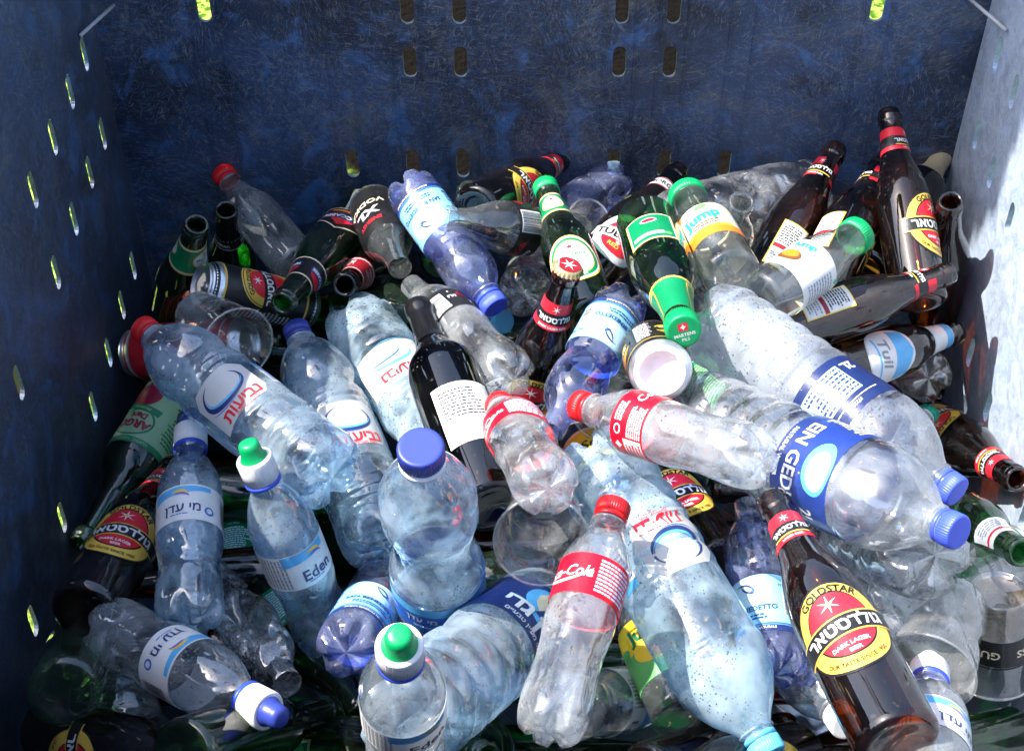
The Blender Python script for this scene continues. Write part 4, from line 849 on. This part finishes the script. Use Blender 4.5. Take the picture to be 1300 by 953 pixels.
# base point and top point of every bottle, can and cup, metres
POSE = {
 'redcap_clear': ((-0.2567, 1.3594, 0.5316), (-0.3638, 1.5049, 0.5615)),
 'green_neck': ((-0.3706, 1.4911, 0.3529), (-0.3458, 1.4195, 0.5703)),
 'green_left': ((-0.4286, 1.3731, 0.4127), (-0.3517, 1.2993, 0.6458)),
 'gold_can': ((-0.2392, 1.3213, 0.4974), (-0.3545, 1.2759, 0.5774)),
 'macc': ((-0.187, 1.4804, 0.5193), (-0.256, 1.2338, 0.5842)),
 'redneck': ((-0.16, 1.4728, 0.4608), (-0.1907, 1.2748, 0.5761)),
 'hein_b': ((-0.0975, 1.3058, 0.5165), (-0.3066, 1.3554, 0.4546)),
 'hein_can': ((-0.1836, 1.4415, 0.4073), (-0.0857, 1.3197, 0.4654)),
 'vodka': ((-0.1691, 1.4345, 0.5633), (-0.1243, 1.2601, 0.6146)),
 'sb1': ((-0.1233, 1.3823, 0.6394), (-0.0173, 1.2143, 0.596)),
 'zero1': ((0.0785, 1.3531, 0.5808), (-0.0753, 1.2693, 0.6779)),
 'green_back': ((-0.093, 1.4949, 0.4261), (-0.0489, 1.3903, 0.6229)),
 'gs_back': ((-0.0418, 1.3241, 0.644), (0.0646, 1.5245, 0.5678)),
 'pet_back': ((0.1382, 1.5207, 0.542), (0.0047, 1.3776, 0.5569)),
 'cup_back': ((0.0746, 1.4036, 0.544), (0.0883, 1.3753, 0.5889)),
 'carls1': ((0.084, 1.1477, 0.641), (0.0381, 1.3707, 0.6438)),
 'petbase': ((0.0128, 1.2989, 0.5401), (0.0411, 1.4951, 0.4448)),
 'gs_small': ((0.0061, 1.1305, 0.4871), (0.0575, 1.1502, 0.7115)),
 'tuborg': ((0.0704, 1.2475, 0.5884), (0.2045, 1.4701, 0.5914)),
 'kin': ((0.1959, 1.3265, 0.5514), (0.1895, 1.5046, 0.5078)),
 'carls2': ((0.146, 1.2704, 0.6715), (0.16, 1.0155, 0.748)),
 'jump': ((0.2244, 1.1464, 0.6999), (0.1919, 1.3056, 0.6831)),
 'clearneck': ((0.2365, 1.3282, 0.5438), (0.2436, 1.2489, 0.7167)),
 'pet_label': ((0.2571, 1.2909, 0.4834), (0.1918, 1.4994, 0.4691)),
 'pet_wall': ((0.3741, 1.4846, 0.5511), (0.1325, 1.2958, 0.6305)),
 'gs_a': ((0.2642, 1.2442, 0.5676), (0.3912, 1.4657, 0.6278)),
 'gs_b': ((0.332, 1.2201, 0.6094), (0.4485, 1.4555, 0.6154)),
 'gs_c': ((0.4525, 1.2301, 0.5887), (0.441, 1.4535, 0.6889)),
 'foil': ((0.4044, 1.3046, 0.5704), (0.5499, 1.5337, 0.5756)),
 'br_side': ((0.5324, 1.3883, 0.4257), (0.4875, 1.3108, 0.6691)),
 'gcap_clear': ((0.2563, 1.1364, 0.6766), (0.3739, 1.248, 0.6732)),
 'orange': ((0.35, 1.2621, 0.4916), (0.4967, 1.4773, 0.5192)),
 'gs_d': ((0.2641, 1.1449, 0.6175), (0.4805, 1.2378, 0.627)),
 'gs_e': ((0.3952, 1.5043, 0.3016), (0.5255, 1.2933, 0.3808)),
 'hoeg': ((0.3425, 1.1402, 0.5708), (0.5195, 1.2717, 0.5065)),
 'petdark': ((0.4803, 1.2155, 0.4835), (0.4679, 1.4076, 0.3804)),
 'fog': ((0.1996, 1.1293, 0.6634), (0.3976, 0.8731, 0.6841)),
 'eg': ((0.169, 1.0194, 0.638), (0.3636, 0.7732, 0.7505)),
 'pet_und': ((0.3703, 0.8144, 0.6686), (0.261, 1.0375, 0.4735)),
 'gs_f': ((0.5022, 1.2758, 0.3569), (0.5396, 1.0539, 0.4942)),
 'green_r': ((0.4676, 1.0674, 0.4382), (0.4827, 0.8864, 0.5811)),
 'green_r2': ((0.5025, 1.1458, 0.2944), (0.5653, 0.9645, 0.4255)),
 'gcap': ((0.3594, 1.0588, 0.5126), (0.4887, 1.212, 0.4267)),
 'coke_r': ((0.215, 0.8477, 0.7534), (0.0626, 0.9943, 0.6707)),
 'whitecan': ((0.1391, 0.9862, 0.7222), (0.1384, 1.0771, 0.6687)),
 'cup_drop': ((0.1356, 1.2296, 0.5039), (0.1066, 1.1215, 0.5317)),
 'green_lbl': ((0.1951, 1.3268, 0.4093), (0.3101, 1.1062, 0.4917)),
 'sb2': ((0.1174, 1.1599, 0.6599), (0.0379, 0.9811, 0.6474)),
 'schw': ((0.1232, 1.0011, 0.4912), (0.0663, 1.2056, 0.4334)),
 'nev2': ((0.0756, 0.9901, 0.6174), (0.2241, 0.6925, 0.5469)),
 'gs_g': ((0.2076, 0.9318, 0.4984), (0.136, 1.177, 0.4412)),
 'sb3': ((0.2422, 0.7807, 0.5299), (0.2388, 0.9876, 0.5325)),
 'gs_h': ((0.2859, 0.593, 0.7267), (0.2267, 0.85, 0.7026)),
 'jar': ((0.3202, 0.8373, 0.5538), (0.5634, 0.9801, 0.4496)),
 'guin': ((0.4509, 0.8437, 0.5815), (0.4625, 0.826, 0.4808)),
 'cup_r': ((0.4103, 0.835, 0.5787), (0.3639, 0.747, 0.5949)),
 'whitecap': ((0.2932, 0.5219, 0.7255), (0.3526, 0.7262, 0.6316)),
 'pet_h': ((0.2496, 0.9355, 0.4303), (0.3028, 0.7407, 0.5173)),
 'coke_f': ((0.0273, 0.6391, 0.6626), (0.0906, 0.8586, 0.685)),
 'coke_c': ((0.0309, 0.8182, 0.751), (-0.0124, 1.0197, 0.6444)),
 'cup_tub': ((0.03, 0.93, 0.6144), (0.0264, 0.8339, 0.6628)),
 'eg3': ((-0.0962, 0.6648, 0.6327), (0.0602, 0.9206, 0.4874)),
 'mew': ((-0.0673, 0.8761, 0.4917), (-0.0745, 0.8228, 0.7966)),
 'wine': ((-0.0179, 0.9145, 0.6131), (-0.1022, 1.1977, 0.6145)),
 'nev_b': ((-0.1842, 1.286, 0.5171), (-0.0403, 1.0036, 0.5384)),
 'zero2': ((0.004, 1.0836, 0.6131), (-0.1151, 1.28, 0.5715)),
 'nev_a': ((-0.1689, 0.9415, 0.6239), (-0.3923, 1.1576, 0.6194)),
 'redcan': ((-0.3062, 1.2662, 0.4927), (-0.4603, 1.3032, 0.4416)),
 'cup_l': ((-0.3538, 1.2374, 0.5666), (-0.2935, 1.1568, 0.5947)),
 'pome': ((-0.401, 1.2449, 0.4301), (-0.4687, 1.0254, 0.4192)),
 'gs_i': ((-0.4006, 0.8377, 0.5533), (-0.3694, 1.0884, 0.4795)),
 'me_a': ((-0.2984, 0.8193, 0.5579), (-0.332, 1.0584, 0.5728)),
 'me_b': ((-0.1825, 0.8762, 0.4559), (-0.2371, 0.9174, 0.6863)),
 'nev_c': ((-0.1255, 0.9463, 0.508), (-0.2455, 1.2385, 0.545)),
 'sb4': ((-0.1505, 0.7823, 0.5675), (-0.1239, 0.9587, 0.4637)),
 'green_m': ((-0.2363, 1.1069, 0.3131), (-0.0894, 0.9482, 0.4603)),
 'green_t': ((-0.2981, 0.9737, 0.3785), (-0.3349, 1.2232, 0.3137)),
 'crum': ((-0.3053, 0.9329, 0.4803), (-0.1999, 0.7545, 0.5618)),
 'green_bot': ((-0.2704, 0.9919, 0.3794), (-0.1405, 0.7848, 0.4674)),
 'me_c': ((-0.3786, 0.8277, 0.5462), (-0.1994, 0.6867, 0.6215)),
 'green_corner': ((-0.3979, 0.745, 0.5614), (-0.4335, 0.9586, 0.4127)),
 'gsport': ((-0.085, 0.6417, 0.6291), (-0.0758, 0.5891, 0.8609)),
 'yg': ((0.16, 0.7707, 0.4896), (0.113, 0.9288, 0.4856)),
 'me_d': ((0.0355, 0.7474, 0.5326), (0.163, 0.8699, 0.3705)),
 'wlabel': ((-0.0382, 1.2883, 0.4268), (0.0345, 1.0855, 0.4698)),
 'bluecap': ((-0.1358, 1.4605, 0.3595), (-0.0095, 1.323, 0.4753)),
 'cut1': ((0.4351, 0.9439, 0.4325), (0.5467, 1.0235, 0.4243)),
 's1': ((-0.4361, 0.766, 0.4703), (-0.2424, 0.6519, 0.5814)),
 's2': ((-0.2487, 0.7841, 0.3843), (-0.0619, 0.7056, 0.5484)),
 's3': ((-0.0744, 0.8278, 0.2953), (0.0568, 0.7041, 0.4851)),
 's4': ((0.12, 0.7023, 0.4949), (0.2779, 0.8255, 0.382)),
 's5': ((0.2698, 0.7586, 0.4342), (0.1151, 0.6275, 0.599)),
 's6': ((0.4923, 0.7919, 0.4145), (0.3122, 0.6904, 0.5153)),
 's7': ((-0.2646, 0.6378, 0.6357), (-0.1709, 0.7828, 0.4773)),
 's8': ((-0.1534, 0.8207, 0.3968), (-0.0206, 0.6949, 0.5379)),
 's9': ((-0.5161, 0.9083, 0.3446), (-0.3234, 0.7449, 0.5041)),
 's10': ((-0.0596, 0.8375, 0.3918), (0.0034, 0.6641, 0.5281)),
 'g1': ((-0.3032, 1.3394, 0.4336), (-0.473, 1.5092, 0.3609)),
 'g2': ((-0.1712, 1.2955, 0.4437), (-0.3239, 1.4455, 0.3619)),
 'g3': ((-0.4422, 1.3145, 0.4009), (-0.4519, 1.5199, 0.3225)),
}
# ------------------------------------------------------------ the pile: every bottle, can and cup in its place
GB = 'brown beer bottles with a gold and red label'
def gold(key, label, roll=0, back=0, small=False, cap=None, front=True, group=None, glass='brown'):
    if small: pr = [('neck_label', 'gold_small_neck', 0), ('label', 'gold_small_body', 0)]
    else:
        pr = [('neck_label', 'gold_neck', 0)]
        if front: pr.append(('label', 'gold_body', 0))
        pr.append(('back_label', 'gold_back', 180))
    return bottle(key, 'beer33' if small else 'beer5', glass, 'beer_bottle', label, 'beer bottle', cap, pr, roll, group=group)
def sb(key, label, roll, cap='screw:lblue', dent=.08):
    return bottle(key, 'sb', 'pet_violet', 'water_bottle', label, 'water bottle', cap, [('label', 'sb_label', 0)], roll, dent, 'violet blue water bottles with pale blue labels')

# back left corner, in the shade
bottle('redcap_clear', 'flask2', 'clear_wet', 'juice_bottle', 'empty clear glass bottle with a red cap leaning in the dark rear corner', 'juice bottle', 'screw:red', (), 0)
bottle('green_neck', 'beer33', 'green', 'beer_bottle', 'upright green bottle with a dark neck just behind the clear red capped bottle', 'beer bottle', None, [('neck_label', 'hein_neck', 40), ('label', 'green_text', 0)], 0, neckfoil=(180, 228, BLACKFOIL()))
bottle('green_left', 'beer5', 'green', 'beer_bottle', 'green beer bottle with pale torn neck label, rearmost against the slotted side wall', 'beer bottle', None, [('neck_label', 'carl_neck', 90)], 0)
can('gold_can', 'black and gold beer can lying on its side in the shaded rear corner, lid showing', 'drink can', 'gold_can', -20)
bottle('macc', 'beer5', 'green', 'beer_bottle', 'dark green beer bottle with red and blue emblem labels, mouth towards the black beer can', 'beer bottle', None, [('neck_label', 'macc_neck', 0), ('label', 'macc_body', 0)], 10)
bottle('redneck', 'beer33', 'dark', 'beer_bottle', 'dark bottle with a dull red neck label, open mouth beside the emblem bottle', 'beer bottle', None, [('neck_label', 'red_neck', 0)], 0)
bottle('hein_b', 'beer33', 'green', 'beer_bottle', 'green bottle with a black neck band lying flat beneath the mouth of the emblem bottle', 'beer bottle', None, [('neck_label', 'hein_neck', 24)], 0)
can('hein_can', 'green and white beer can with a red star, mostly hidden behind the wine bottle mouth', 'drink can', 'hein_can', -10)
bottle('vodka', 'flask2', 'clear', 'energy_drink_bottle', 'black sleeved drink bottle, round open mouth facing out, beside the upturned violet bottle', 'drink bottle', None, [('sleeve', 'vodka', -30)], -10)
sb('sb1', 'violet water bottle lying base up at the back with blue cap pointing down', 10, 'screw:lblue', .03)
bottle('zero1', 'glasscoke', 'clear', 'cola_bottle', 'clear glass cola bottle with black label lying sideways over the violet water bottle', 'cola bottle', None, [('label', 'zero_glass', 0)], 15)
bottle('green_back', 'beer33', 'lgreen', 'beer_bottle', 'pale green bottle neck poking up behind the upturned violet bottle', 'beer bottle', None, (), 0)
gold('gs_back', 'brown bottle with red neck bands lying against the far wall behind the cola bottle', 40, group=GB)
bottle('pet_back', 'pet5', 'pet_violet', 'water_bottle', 'dusty blue grey empty bottle with its base towards the far wall', 'water bottle', None, (), 0, .35)
cup('cup_back', 'small clear tumbler lying between the green capped neck and the dusty blue grey bottle', dent=.1, h=70., r0=20., r1=26.)
bottle('carls1', 'beer5', 'green', 'beer_bottle', 'green capped green beer bottle with round white label, cap towards the far wall', 'beer bottle', 'beer:green', [('neck_label', 'carl_neck', 0), ('label', 'carl_body', 0)], 0)
bottle('petbase', 'pet5', 'pet_grey', 'water_bottle', 'clear bottle showing its star shaped base beside the blue cap', 'water bottle', 'screw:white', (), 0, .1)
gold('gs_small', 'small brown bottle still sealed with a red crown cap', 5, 0, True, 'crown:red')
bottle('tuborg', 'beer5', 'brown', 'beer_bottle', 'brown beer bottle with a white and red oval label and white neck label', 'beer bottle', None, [('neck_label', 'tub_neck', 0), ('label', 'tub_body', 0)], 0)
bottle('kin', 'flask2', 'clear', 'soda_bottle', 'clear soda bottle with a black label squeezed behind the juice bottle with the orange label', 'soda bottle', 'screw:white', [('label', 'kinley', 0)], 0)
bottle('carls2', 'beer5', 'green', 'beer_bottle', 'green beer bottle with rectangular green label, green cap pointing at the viewer', 'beer bottle', 'beer:green', [('neck_label', 'carl_shoulder', 0), ('back_label', 'carl_back', 0)], 10)
bottle('jump', 'flask', 'clear', 'juice_bottle', 'clear glass juice bottle with orange and cream label and a green cap', 'juice bottle', 'wide:green', [('label', 'jump_label', 0)], -10)
bottle('clearneck', 'glasscoke', 'clear', 'soda_bottle', 'clear glass bottle neck standing open behind the orange labelled juice bottle', 'soda bottle', None, (), 0)
bottle('pet_label', 'pet5', 'pet', 'water_bottle', 'clear bottle with a plain white label lying beneath the juice bottle', 'water bottle', 'screw:white', [('label', 'plain_white', -10)], 0, .1)
bottle('pet_wall', 'pet15', 'crum', 'water_bottle', 'large crushed clear bottle lying along the foot of the far wall', 'water bottle', None, (), 0, .7)
# back right corner
gold('gs_a', 'brown bottle leaning on the far wall, its yellow edged back label turned up', 180, group=GB)
gold('gs_b', 'brown bottle with red neck bands, half hidden behind the tallest upright brown bottle', 120, group=GB)
gold('gs_c', 'tallest brown bottle, standing upright in the rear corner with a pale red neck band', 50, group=GB)
bottle('foil', 'wine', 'dark', 'wine_bottle', 'dark bottle with a torn beige paper neck wrap in the rear corner', 'wine bottle', None, (), 0, neckfoil=(205, 296, solid('beige_foil', (.36, .30, .19), .6, bump=.8)))
bottle('br_side', 'beer5', 'brown', 'beer_bottle', 'plain brown bottle wedged against the sunlit side wall beside the tallest bottle', 'beer bottle', None, (), 0)
bottle('gcap_clear', 'flask', 'clear', 'juice_bottle', 'clear glass juice bottle with a bright green cap and a faded cream label', 'juice bottle', 'wide:green', [('label', 'juice_label', 10)], 0)
bottle('orange', 'beer5', 'brown', 'beer_bottle', 'brown bottle with an orange and white strip label behind the bright green cap', 'beer bottle', None, [('label', 'orange_strip', 0)], 0)
gold('gs_d', 'brown bottle with red neck bands lying sideways, mouth against the sunlit wall', 150, group=GB)
gold('gs_e', 'brown bottle with a gold crest label, sandwiched below the blue and white labelled bottle', 0, group=GB)
bottle('hoeg', 'beer33', 'brown', 'beer_bottle', 'brown bottle with a white and light blue neck label and round label', 'beer bottle', None, [('neck_label', 'hoeg_neck', 0), ('label', 'hoeg_body', 0)], 0)
bottle('petdark', 'pet5', 'pet_grey', 'water_bottle', 'grey clear bottle showing its lobed base in the gap beside the sunlit wall', 'water bottle', None, (), 0, .25)
bottle('fog', 'eg2', 'fog', 'water_bottle', 'very large ribbed bottle misted white with droplets under a navy label', 'water bottle', 'screw:lblue', [('label', 'eg_fog', 0)], 0, .06)
bottle('eg', 'eg2', 'pet', 'water_bottle', 'very large clear bottle with strong blue label and blue cap below the misted one', 'water bottle', 'screw:lblue', [('label', 'eg_label', 0)], 0, .12)
bottle('pet_und', 'pet15', 'pet_grey', 'water_bottle', 'large clear bottle without label lying beneath the blue labelled very large bottle', 'water bottle', None, (), 0, .2)
gold('gs_f', 'brown bottle with its open mouth reaching out over the sunlit side wall edge', 20, group=GB)
bottle('green_r', 'beer33', 'green', 'beer_bottle', 'green bottle, open mouth pointing at the side wall below the blue caps', 'beer bottle', None, [('neck_label', 'plain_neck', 0)], 0)
bottle('green_r2', 'beer33', 'green', 'beer_bottle', 'dark green bottle deep in the gap under the other green mouth', 'beer bottle', None, (), 0)
bottle('gcap', 'pet5', 'pet', 'soda_bottle', 'clear bottle buried deep with only its teal green cap showing by the wall', 'soda bottle', 'screw:teal', (), 0)
# middle
bottle('coke_r', 'coke', 'pet', 'cola_bottle', 'clear cola bottle with red cap and red label lying across the middle right', 'cola bottle', 'screw:red', [('label', 'coke_back', -20)], 0, .12)
can('whitecan', 'drink can standing on its side with the round white base facing out', 'drink can', 'gold_can', 0, 115, lidmat=solid('white_can_base', (.82, .8, .77), .4))
cup('cup_drop', 'clear tumbler beaded with drops beside the white can base', dent=.1)
bottle('green_lbl', 'beer5', 'green', 'beer_bottle', 'green bottle with a printed back label and barcode under the misted bottle', 'beer bottle', None, [('back_label', 'green_bar', 0)], 0)
sb('sb2', 'violet water bottle standing base up near the middle beside the white can base', -10, None)
bottle('schw', 'pet5', 'pet', 'soda_bottle', 'soda bottle with a yellow label under the red cap of the lying cola bottle', 'soda bottle', 'screw:navy', [('label', 'schw_label', -20)], 0)
bottle('nev2', 'eg2', 'pet_sky', 'water_bottle', 'large sky blue ribbed bottle with red script running down to the front edge', 'water bottle', 'screw:sky', [('label', 'nev_label', -30)], 0, .1)
gold('gs_g', 'brown bottle lying mouth inward with its base beside the large sky blue bottle', 10, group=GB)
sb('sb3', 'violet water bottle, near upright, next to the big gold labelled bottle in front', -40, None)
gold('gs_h', 'largest looking brown bottle at the front with a big gold and red label facing up', -5, group=GB)
bottle('jar', 'pet15', 'drop', 'water_bottle', 'wide clear bottle covered in beads of water lying near the side wall', 'water bottle', None, [('label', 'plain_white', 170)], 0, .1)
cup('guin', 'clear plastic beer cup with a black printed band, turned upside down', 'guin_band', 180, residue=solid('beer_foam', (.6, .42, .25), .6, trans=.4, alpha=.22))
cup('cup_r', 'clear plastic beer cup without print leaning on the black banded cup', dent=.3)
bottle('whitecap', 'me5', 'pet', 'water_bottle', 'clear bottle with a plain white cap pointing up at the front right edge', 'water bottle', 'sport:white/white', [('label', 'me_label', 0)], 0)
bottle('pet_h', 'pet5', 'drop', 'water_bottle', 'clear droplet covered bottle lying half under the big gold labelled bottle', 'water bottle', 'screw:white', (), 0, .2)
bottle('coke_f', 'coke', 'pet', 'cola_bottle', 'clear cola bottle with red cap standing in the front middle', 'cola bottle', 'screw:red', [('label', 'coke_label', -5)], 0, .1)
bottle('coke_c', 'coke', 'pet', 'cola_bottle', 'clear cola bottle with red cap beside the wine bottle, its base facing out', 'cola bottle', 'screw:red', [('label', 'coke_label', 10)], 0, .3)
cup('cup_tub', 'clear beer cup with red print, open rim facing out below the wine bottle', 'tub_cup', 0, dent=.12)
bottle('eg3', 'eg2', 'pet_blue', 'water_bottle', 'very large bottle with a dark navy label lying at the front', 'water bottle', None, [('label', 'eg3_label', 0)], -15, .25)
bottle('mew', 'mew15', 'pet_blue', 'water_bottle', 'large water bottle standing upright with a round navy cap in the middle', 'water bottle', 'big:navy', [('label', 'mew_label', 0)], 0, .04)
bottle('wine', 'wine', 'dark', 'wine_bottle', 'dark wine bottle with black neck foil and a white back label', 'wine bottle', None, [('back_label', 'white_back', 20)], 0, neckfoil=(236, 301, BLACKFOIL()))
bottle('nev_b', 'nev15', 'pet_sky', 'water_bottle', 'large sky blue bottle with red script lying behind the wine bottle', 'water bottle', 'screw:red', [('label', 'nev_b', -15)], 0, .1)
bottle('zero2', 'coke', 'pet', 'cola_bottle', 'clear cola bottle with black label lying in the centre next to the wine bottle neck', 'cola bottle', None, [('label', 'zero_label', 0)], 0, .15)
# left
bottle('nev_a', 'nev15', 'pet_blue', 'water_bottle', 'large clear blue bottle with a glowing red cap against the slotted side wall', 'water bottle', 'screw:red', [('label', 'nev_label', 10)], 0, .08)
can('redcan', 'red drink can lying under the clear tumbler near the glowing red cap', 'drink can', 'red_can', 0)
cup('cup_l', 'ribbed clear plastic tumbler lying on the red can', ribs=9)
bottle('pome', 'juice5', 'green', 'juice_bottle', 'green bottle with a pale green pomegranate label lying neck down by the side wall', 'juice bottle', None, [('label', 'pome_label', 0)], 10)
gold('gs_i', 'brown bottle with gold label lying in the shade by the side wall, dark base outward', 0, group=GB)
bottle('me_a', 'me5', 'pet_blue', 'water_bottle', 'small water bottle with a white label and a blue and white sports cap', 'water bottle', 'sport:white/navy/dust', [('label', 'me_label', 0)], 0, .03)
bottle('me_b', 'me5', 'pet_blue', 'water_bottle', 'small water bottle with a white label and a green and white sports cap, leaning right', 'water bottle', 'sport:white/green', [('label', 'eden_label', 0)], 0, .03)
bottle('nev_c', 'nev15', 'pet_blue', 'water_bottle', 'large clear bottle with dark blue cap between the red capped one and the wine bottle', 'water bottle', 'screw:navy', [('label', 'nev_label', 30)], 0, .12)
sb('sb4', 'violet water bottle with its star shaped base facing out at the front', 0, None)
bottle('green_m', 'beer5', 'green', 'beer_bottle', 'green bottle lying deep in the gap left of the upright large water bottle', 'beer bottle', None, (), 0)
bottle('green_t', 'beer5', 'green', 'beer_bottle', 'dark green bottle with printed text between the two small water bottles', 'beer bottle', None, [('back_label', 'green_text', 10)], 0)
bottle('crum', 'pet5', 'crum', 'water_bottle', 'crushed clear bottle crumpled out of shape at the front left', 'water bottle', None, (), 0, 1.6)
bottle('green_bot', 'beer5', 'green', 'beer_bottle', 'green bottle lying at the front left under the violet bottle base', 'beer bottle', None, [('back_label', 'green_text', -20)], 0)
bottle('me_c', 'me5', 'pet', 'water_bottle', 'small clear bottle lying on its side in the front left corner, base catching the sun', 'water bottle', 'sport:white/navy', [('label', 'me_label', -50)], 0, .06)
bottle('green_corner', 'beer5', 'lgreen', 'beer_bottle', 'pale lit green bottle at the front end of the slotted wall', 'beer bottle', None, (), 0)
bottle('gsport', 'me5', 'pet', 'water_bottle', 'bottle with a green spout on a white collar pointing up at the front edge', 'water bottle', 'sport:white/green', [('label', 'eden_label', 0)], 0)
bottle('yg', 'flask', 'clear', 'juice_bottle', 'juice bottle with a yellow and green label behind the front cola bottle', 'juice bottle', None, [('label', 'yg_label', 0)], 0)
bottle('me_d', 'me5', 'pet', 'water_bottle', 'small clear bottle with a white label lying under the front cola bottle', 'water bottle', 'sport:white/navy', [('label', 'eden_label', 0)], 0, .05)
bottle('wlabel', 'pet5', 'pet', 'water_bottle', 'clear bottle with a white label hidden under the cola bottle in the centre', 'water bottle', 'screw:white', [('label', 'plain_white', 0)], 0, .1)
bottle('bluecap', 'pet5', 'pet', 'water_bottle', 'clear bottle deep in the centre, light blue cap beside the small sealed brown bottle', 'water bottle', 'screw:sky', (), 0)
can('cut1', 'drink can buried near the side wall below the beaded clear bottle', 'drink can', 'hein_can', 0)
bottle('g1', 'beer5', 'green', 'beer_bottle', 'green bottle lying underneath the black beer can and the ribbed tumbler', 'beer bottle', None, (), 0)
bottle('g2', 'beer33', 'green', 'beer_bottle', 'green bottle lying in the gap between the two large clear bottles on the left', 'beer bottle', None, (), 0)
bottle('g3', 'beer33', 'green', 'beer_bottle', 'green bottle squeezed behind the red can against the slotted wall', 'beer bottle', None, (), 0)

# nearest edge of the pile
gold('s1', 'brown bottle along the nearest left edge of the pile', 30, group=GB)
bottle('s2', 'beer5', 'green', 'beer_bottle', 'green bottle with rectangular label along the nearest edge, left of the green spout', 'beer bottle', None, [('back_label', 'carl_back', 0)], 0)
gold('s3', 'brown bottle along the nearest edge, right of the green spout', 60, group=GB)
bottle('s4', 'beer33', 'brown', 'beer_bottle', 'plain brown bottle along the nearest edge below the large sky blue bottle', 'beer bottle', None, (), 0)
gold('s5', 'brown bottle along the nearest edge, mouth towards the plain brown bottle', 0, group=GB)
bottle('s6', 'beer33', 'green', 'beer_bottle', 'green bottle along the nearest right edge under the upturned beer cup', 'beer bottle', None, [('neck_label', 'hein_neck', 0)], 0)
bottle('s7', 'beer33', 'green', 'beer_bottle', 'green bottle beneath the crushed bottle at the nearest edge', 'beer bottle', None, (), 0)

bottle('s8', 'beer33', 'green', 'beer_bottle', 'small green bottle along the nearest edge below the dark navy label', 'beer bottle', None, (), 0)
bottle('s9', 'pet15', 'crum', 'water_bottle', 'crushed clear bottle in the nearest left corner under the small clear bottle', 'water bottle', None, (), 0, 1.0)
bottle('s10', 'beer33', 'green', 'beer_bottle', 'green bottle poking down at the nearest edge left of the front cola bottle', 'beer bottle', None, (), 0)

# ------------------------------------------------------------ the layer underneath, seen only through gaps
rn = random.Random(12); protos = {}
def buried(kind, glass, x, y, z, yaw, word):
    k = (kind, glass)
    if k not in protos: protos[k] = body_mesh(Shape(kind), 28)
    L = KINDS[kind][0] * .001
    o = bpy.data.objects.new('buried_bottle', None); COL.objects.link(o)
    o['label'] = word + ' glass bottle in the dark layer under the pile, mostly hidden'; o['category'] = 'bottle'; o['group'] = word + ' bottles buried under the pile'
    ax = Vector((math.cos(yaw), math.sin(yaw), 0)); m = Matrix((Vector((0, 0, 1)), ax.cross(Vector((0, 0, 1))), ax)).transposed()
    o.matrix_world = Matrix.Translation(Vector((x, y, z)) - ax * L / 2) @ m.to_4x4()
    link(protos[k], 'body', None, o)
    if not protos[k].materials: protos[k].materials.append(GLASS[glass]())
for j, z in ((0, .32), (1, .395)):
    for iy in range(8 if j else 7):
        for ix in range(3):
            if j == 0: x, y, yaw = -.30 + ix * .335, .56 + iy * .135, rn.choice((0, math.pi)) + rn.uniform(-.1, .1)
            else: x, y, yaw = -.33 + ix * .33 + rn.uniform(-.02, .02), .52 + iy * .12, rn.choice((0, math.pi)) + rn.uniform(-.12, .12)
            kind, glass, word = rn.choice((('beer5', 'brown', 'brown'), ('beer5', 'brown', 'brown'), ('beer33', 'green', 'green'), ('beer5', 'green', 'green'), ('beer33', 'brown', 'brown')))
            buried(kind, glass, x, y, z, yaw, word)
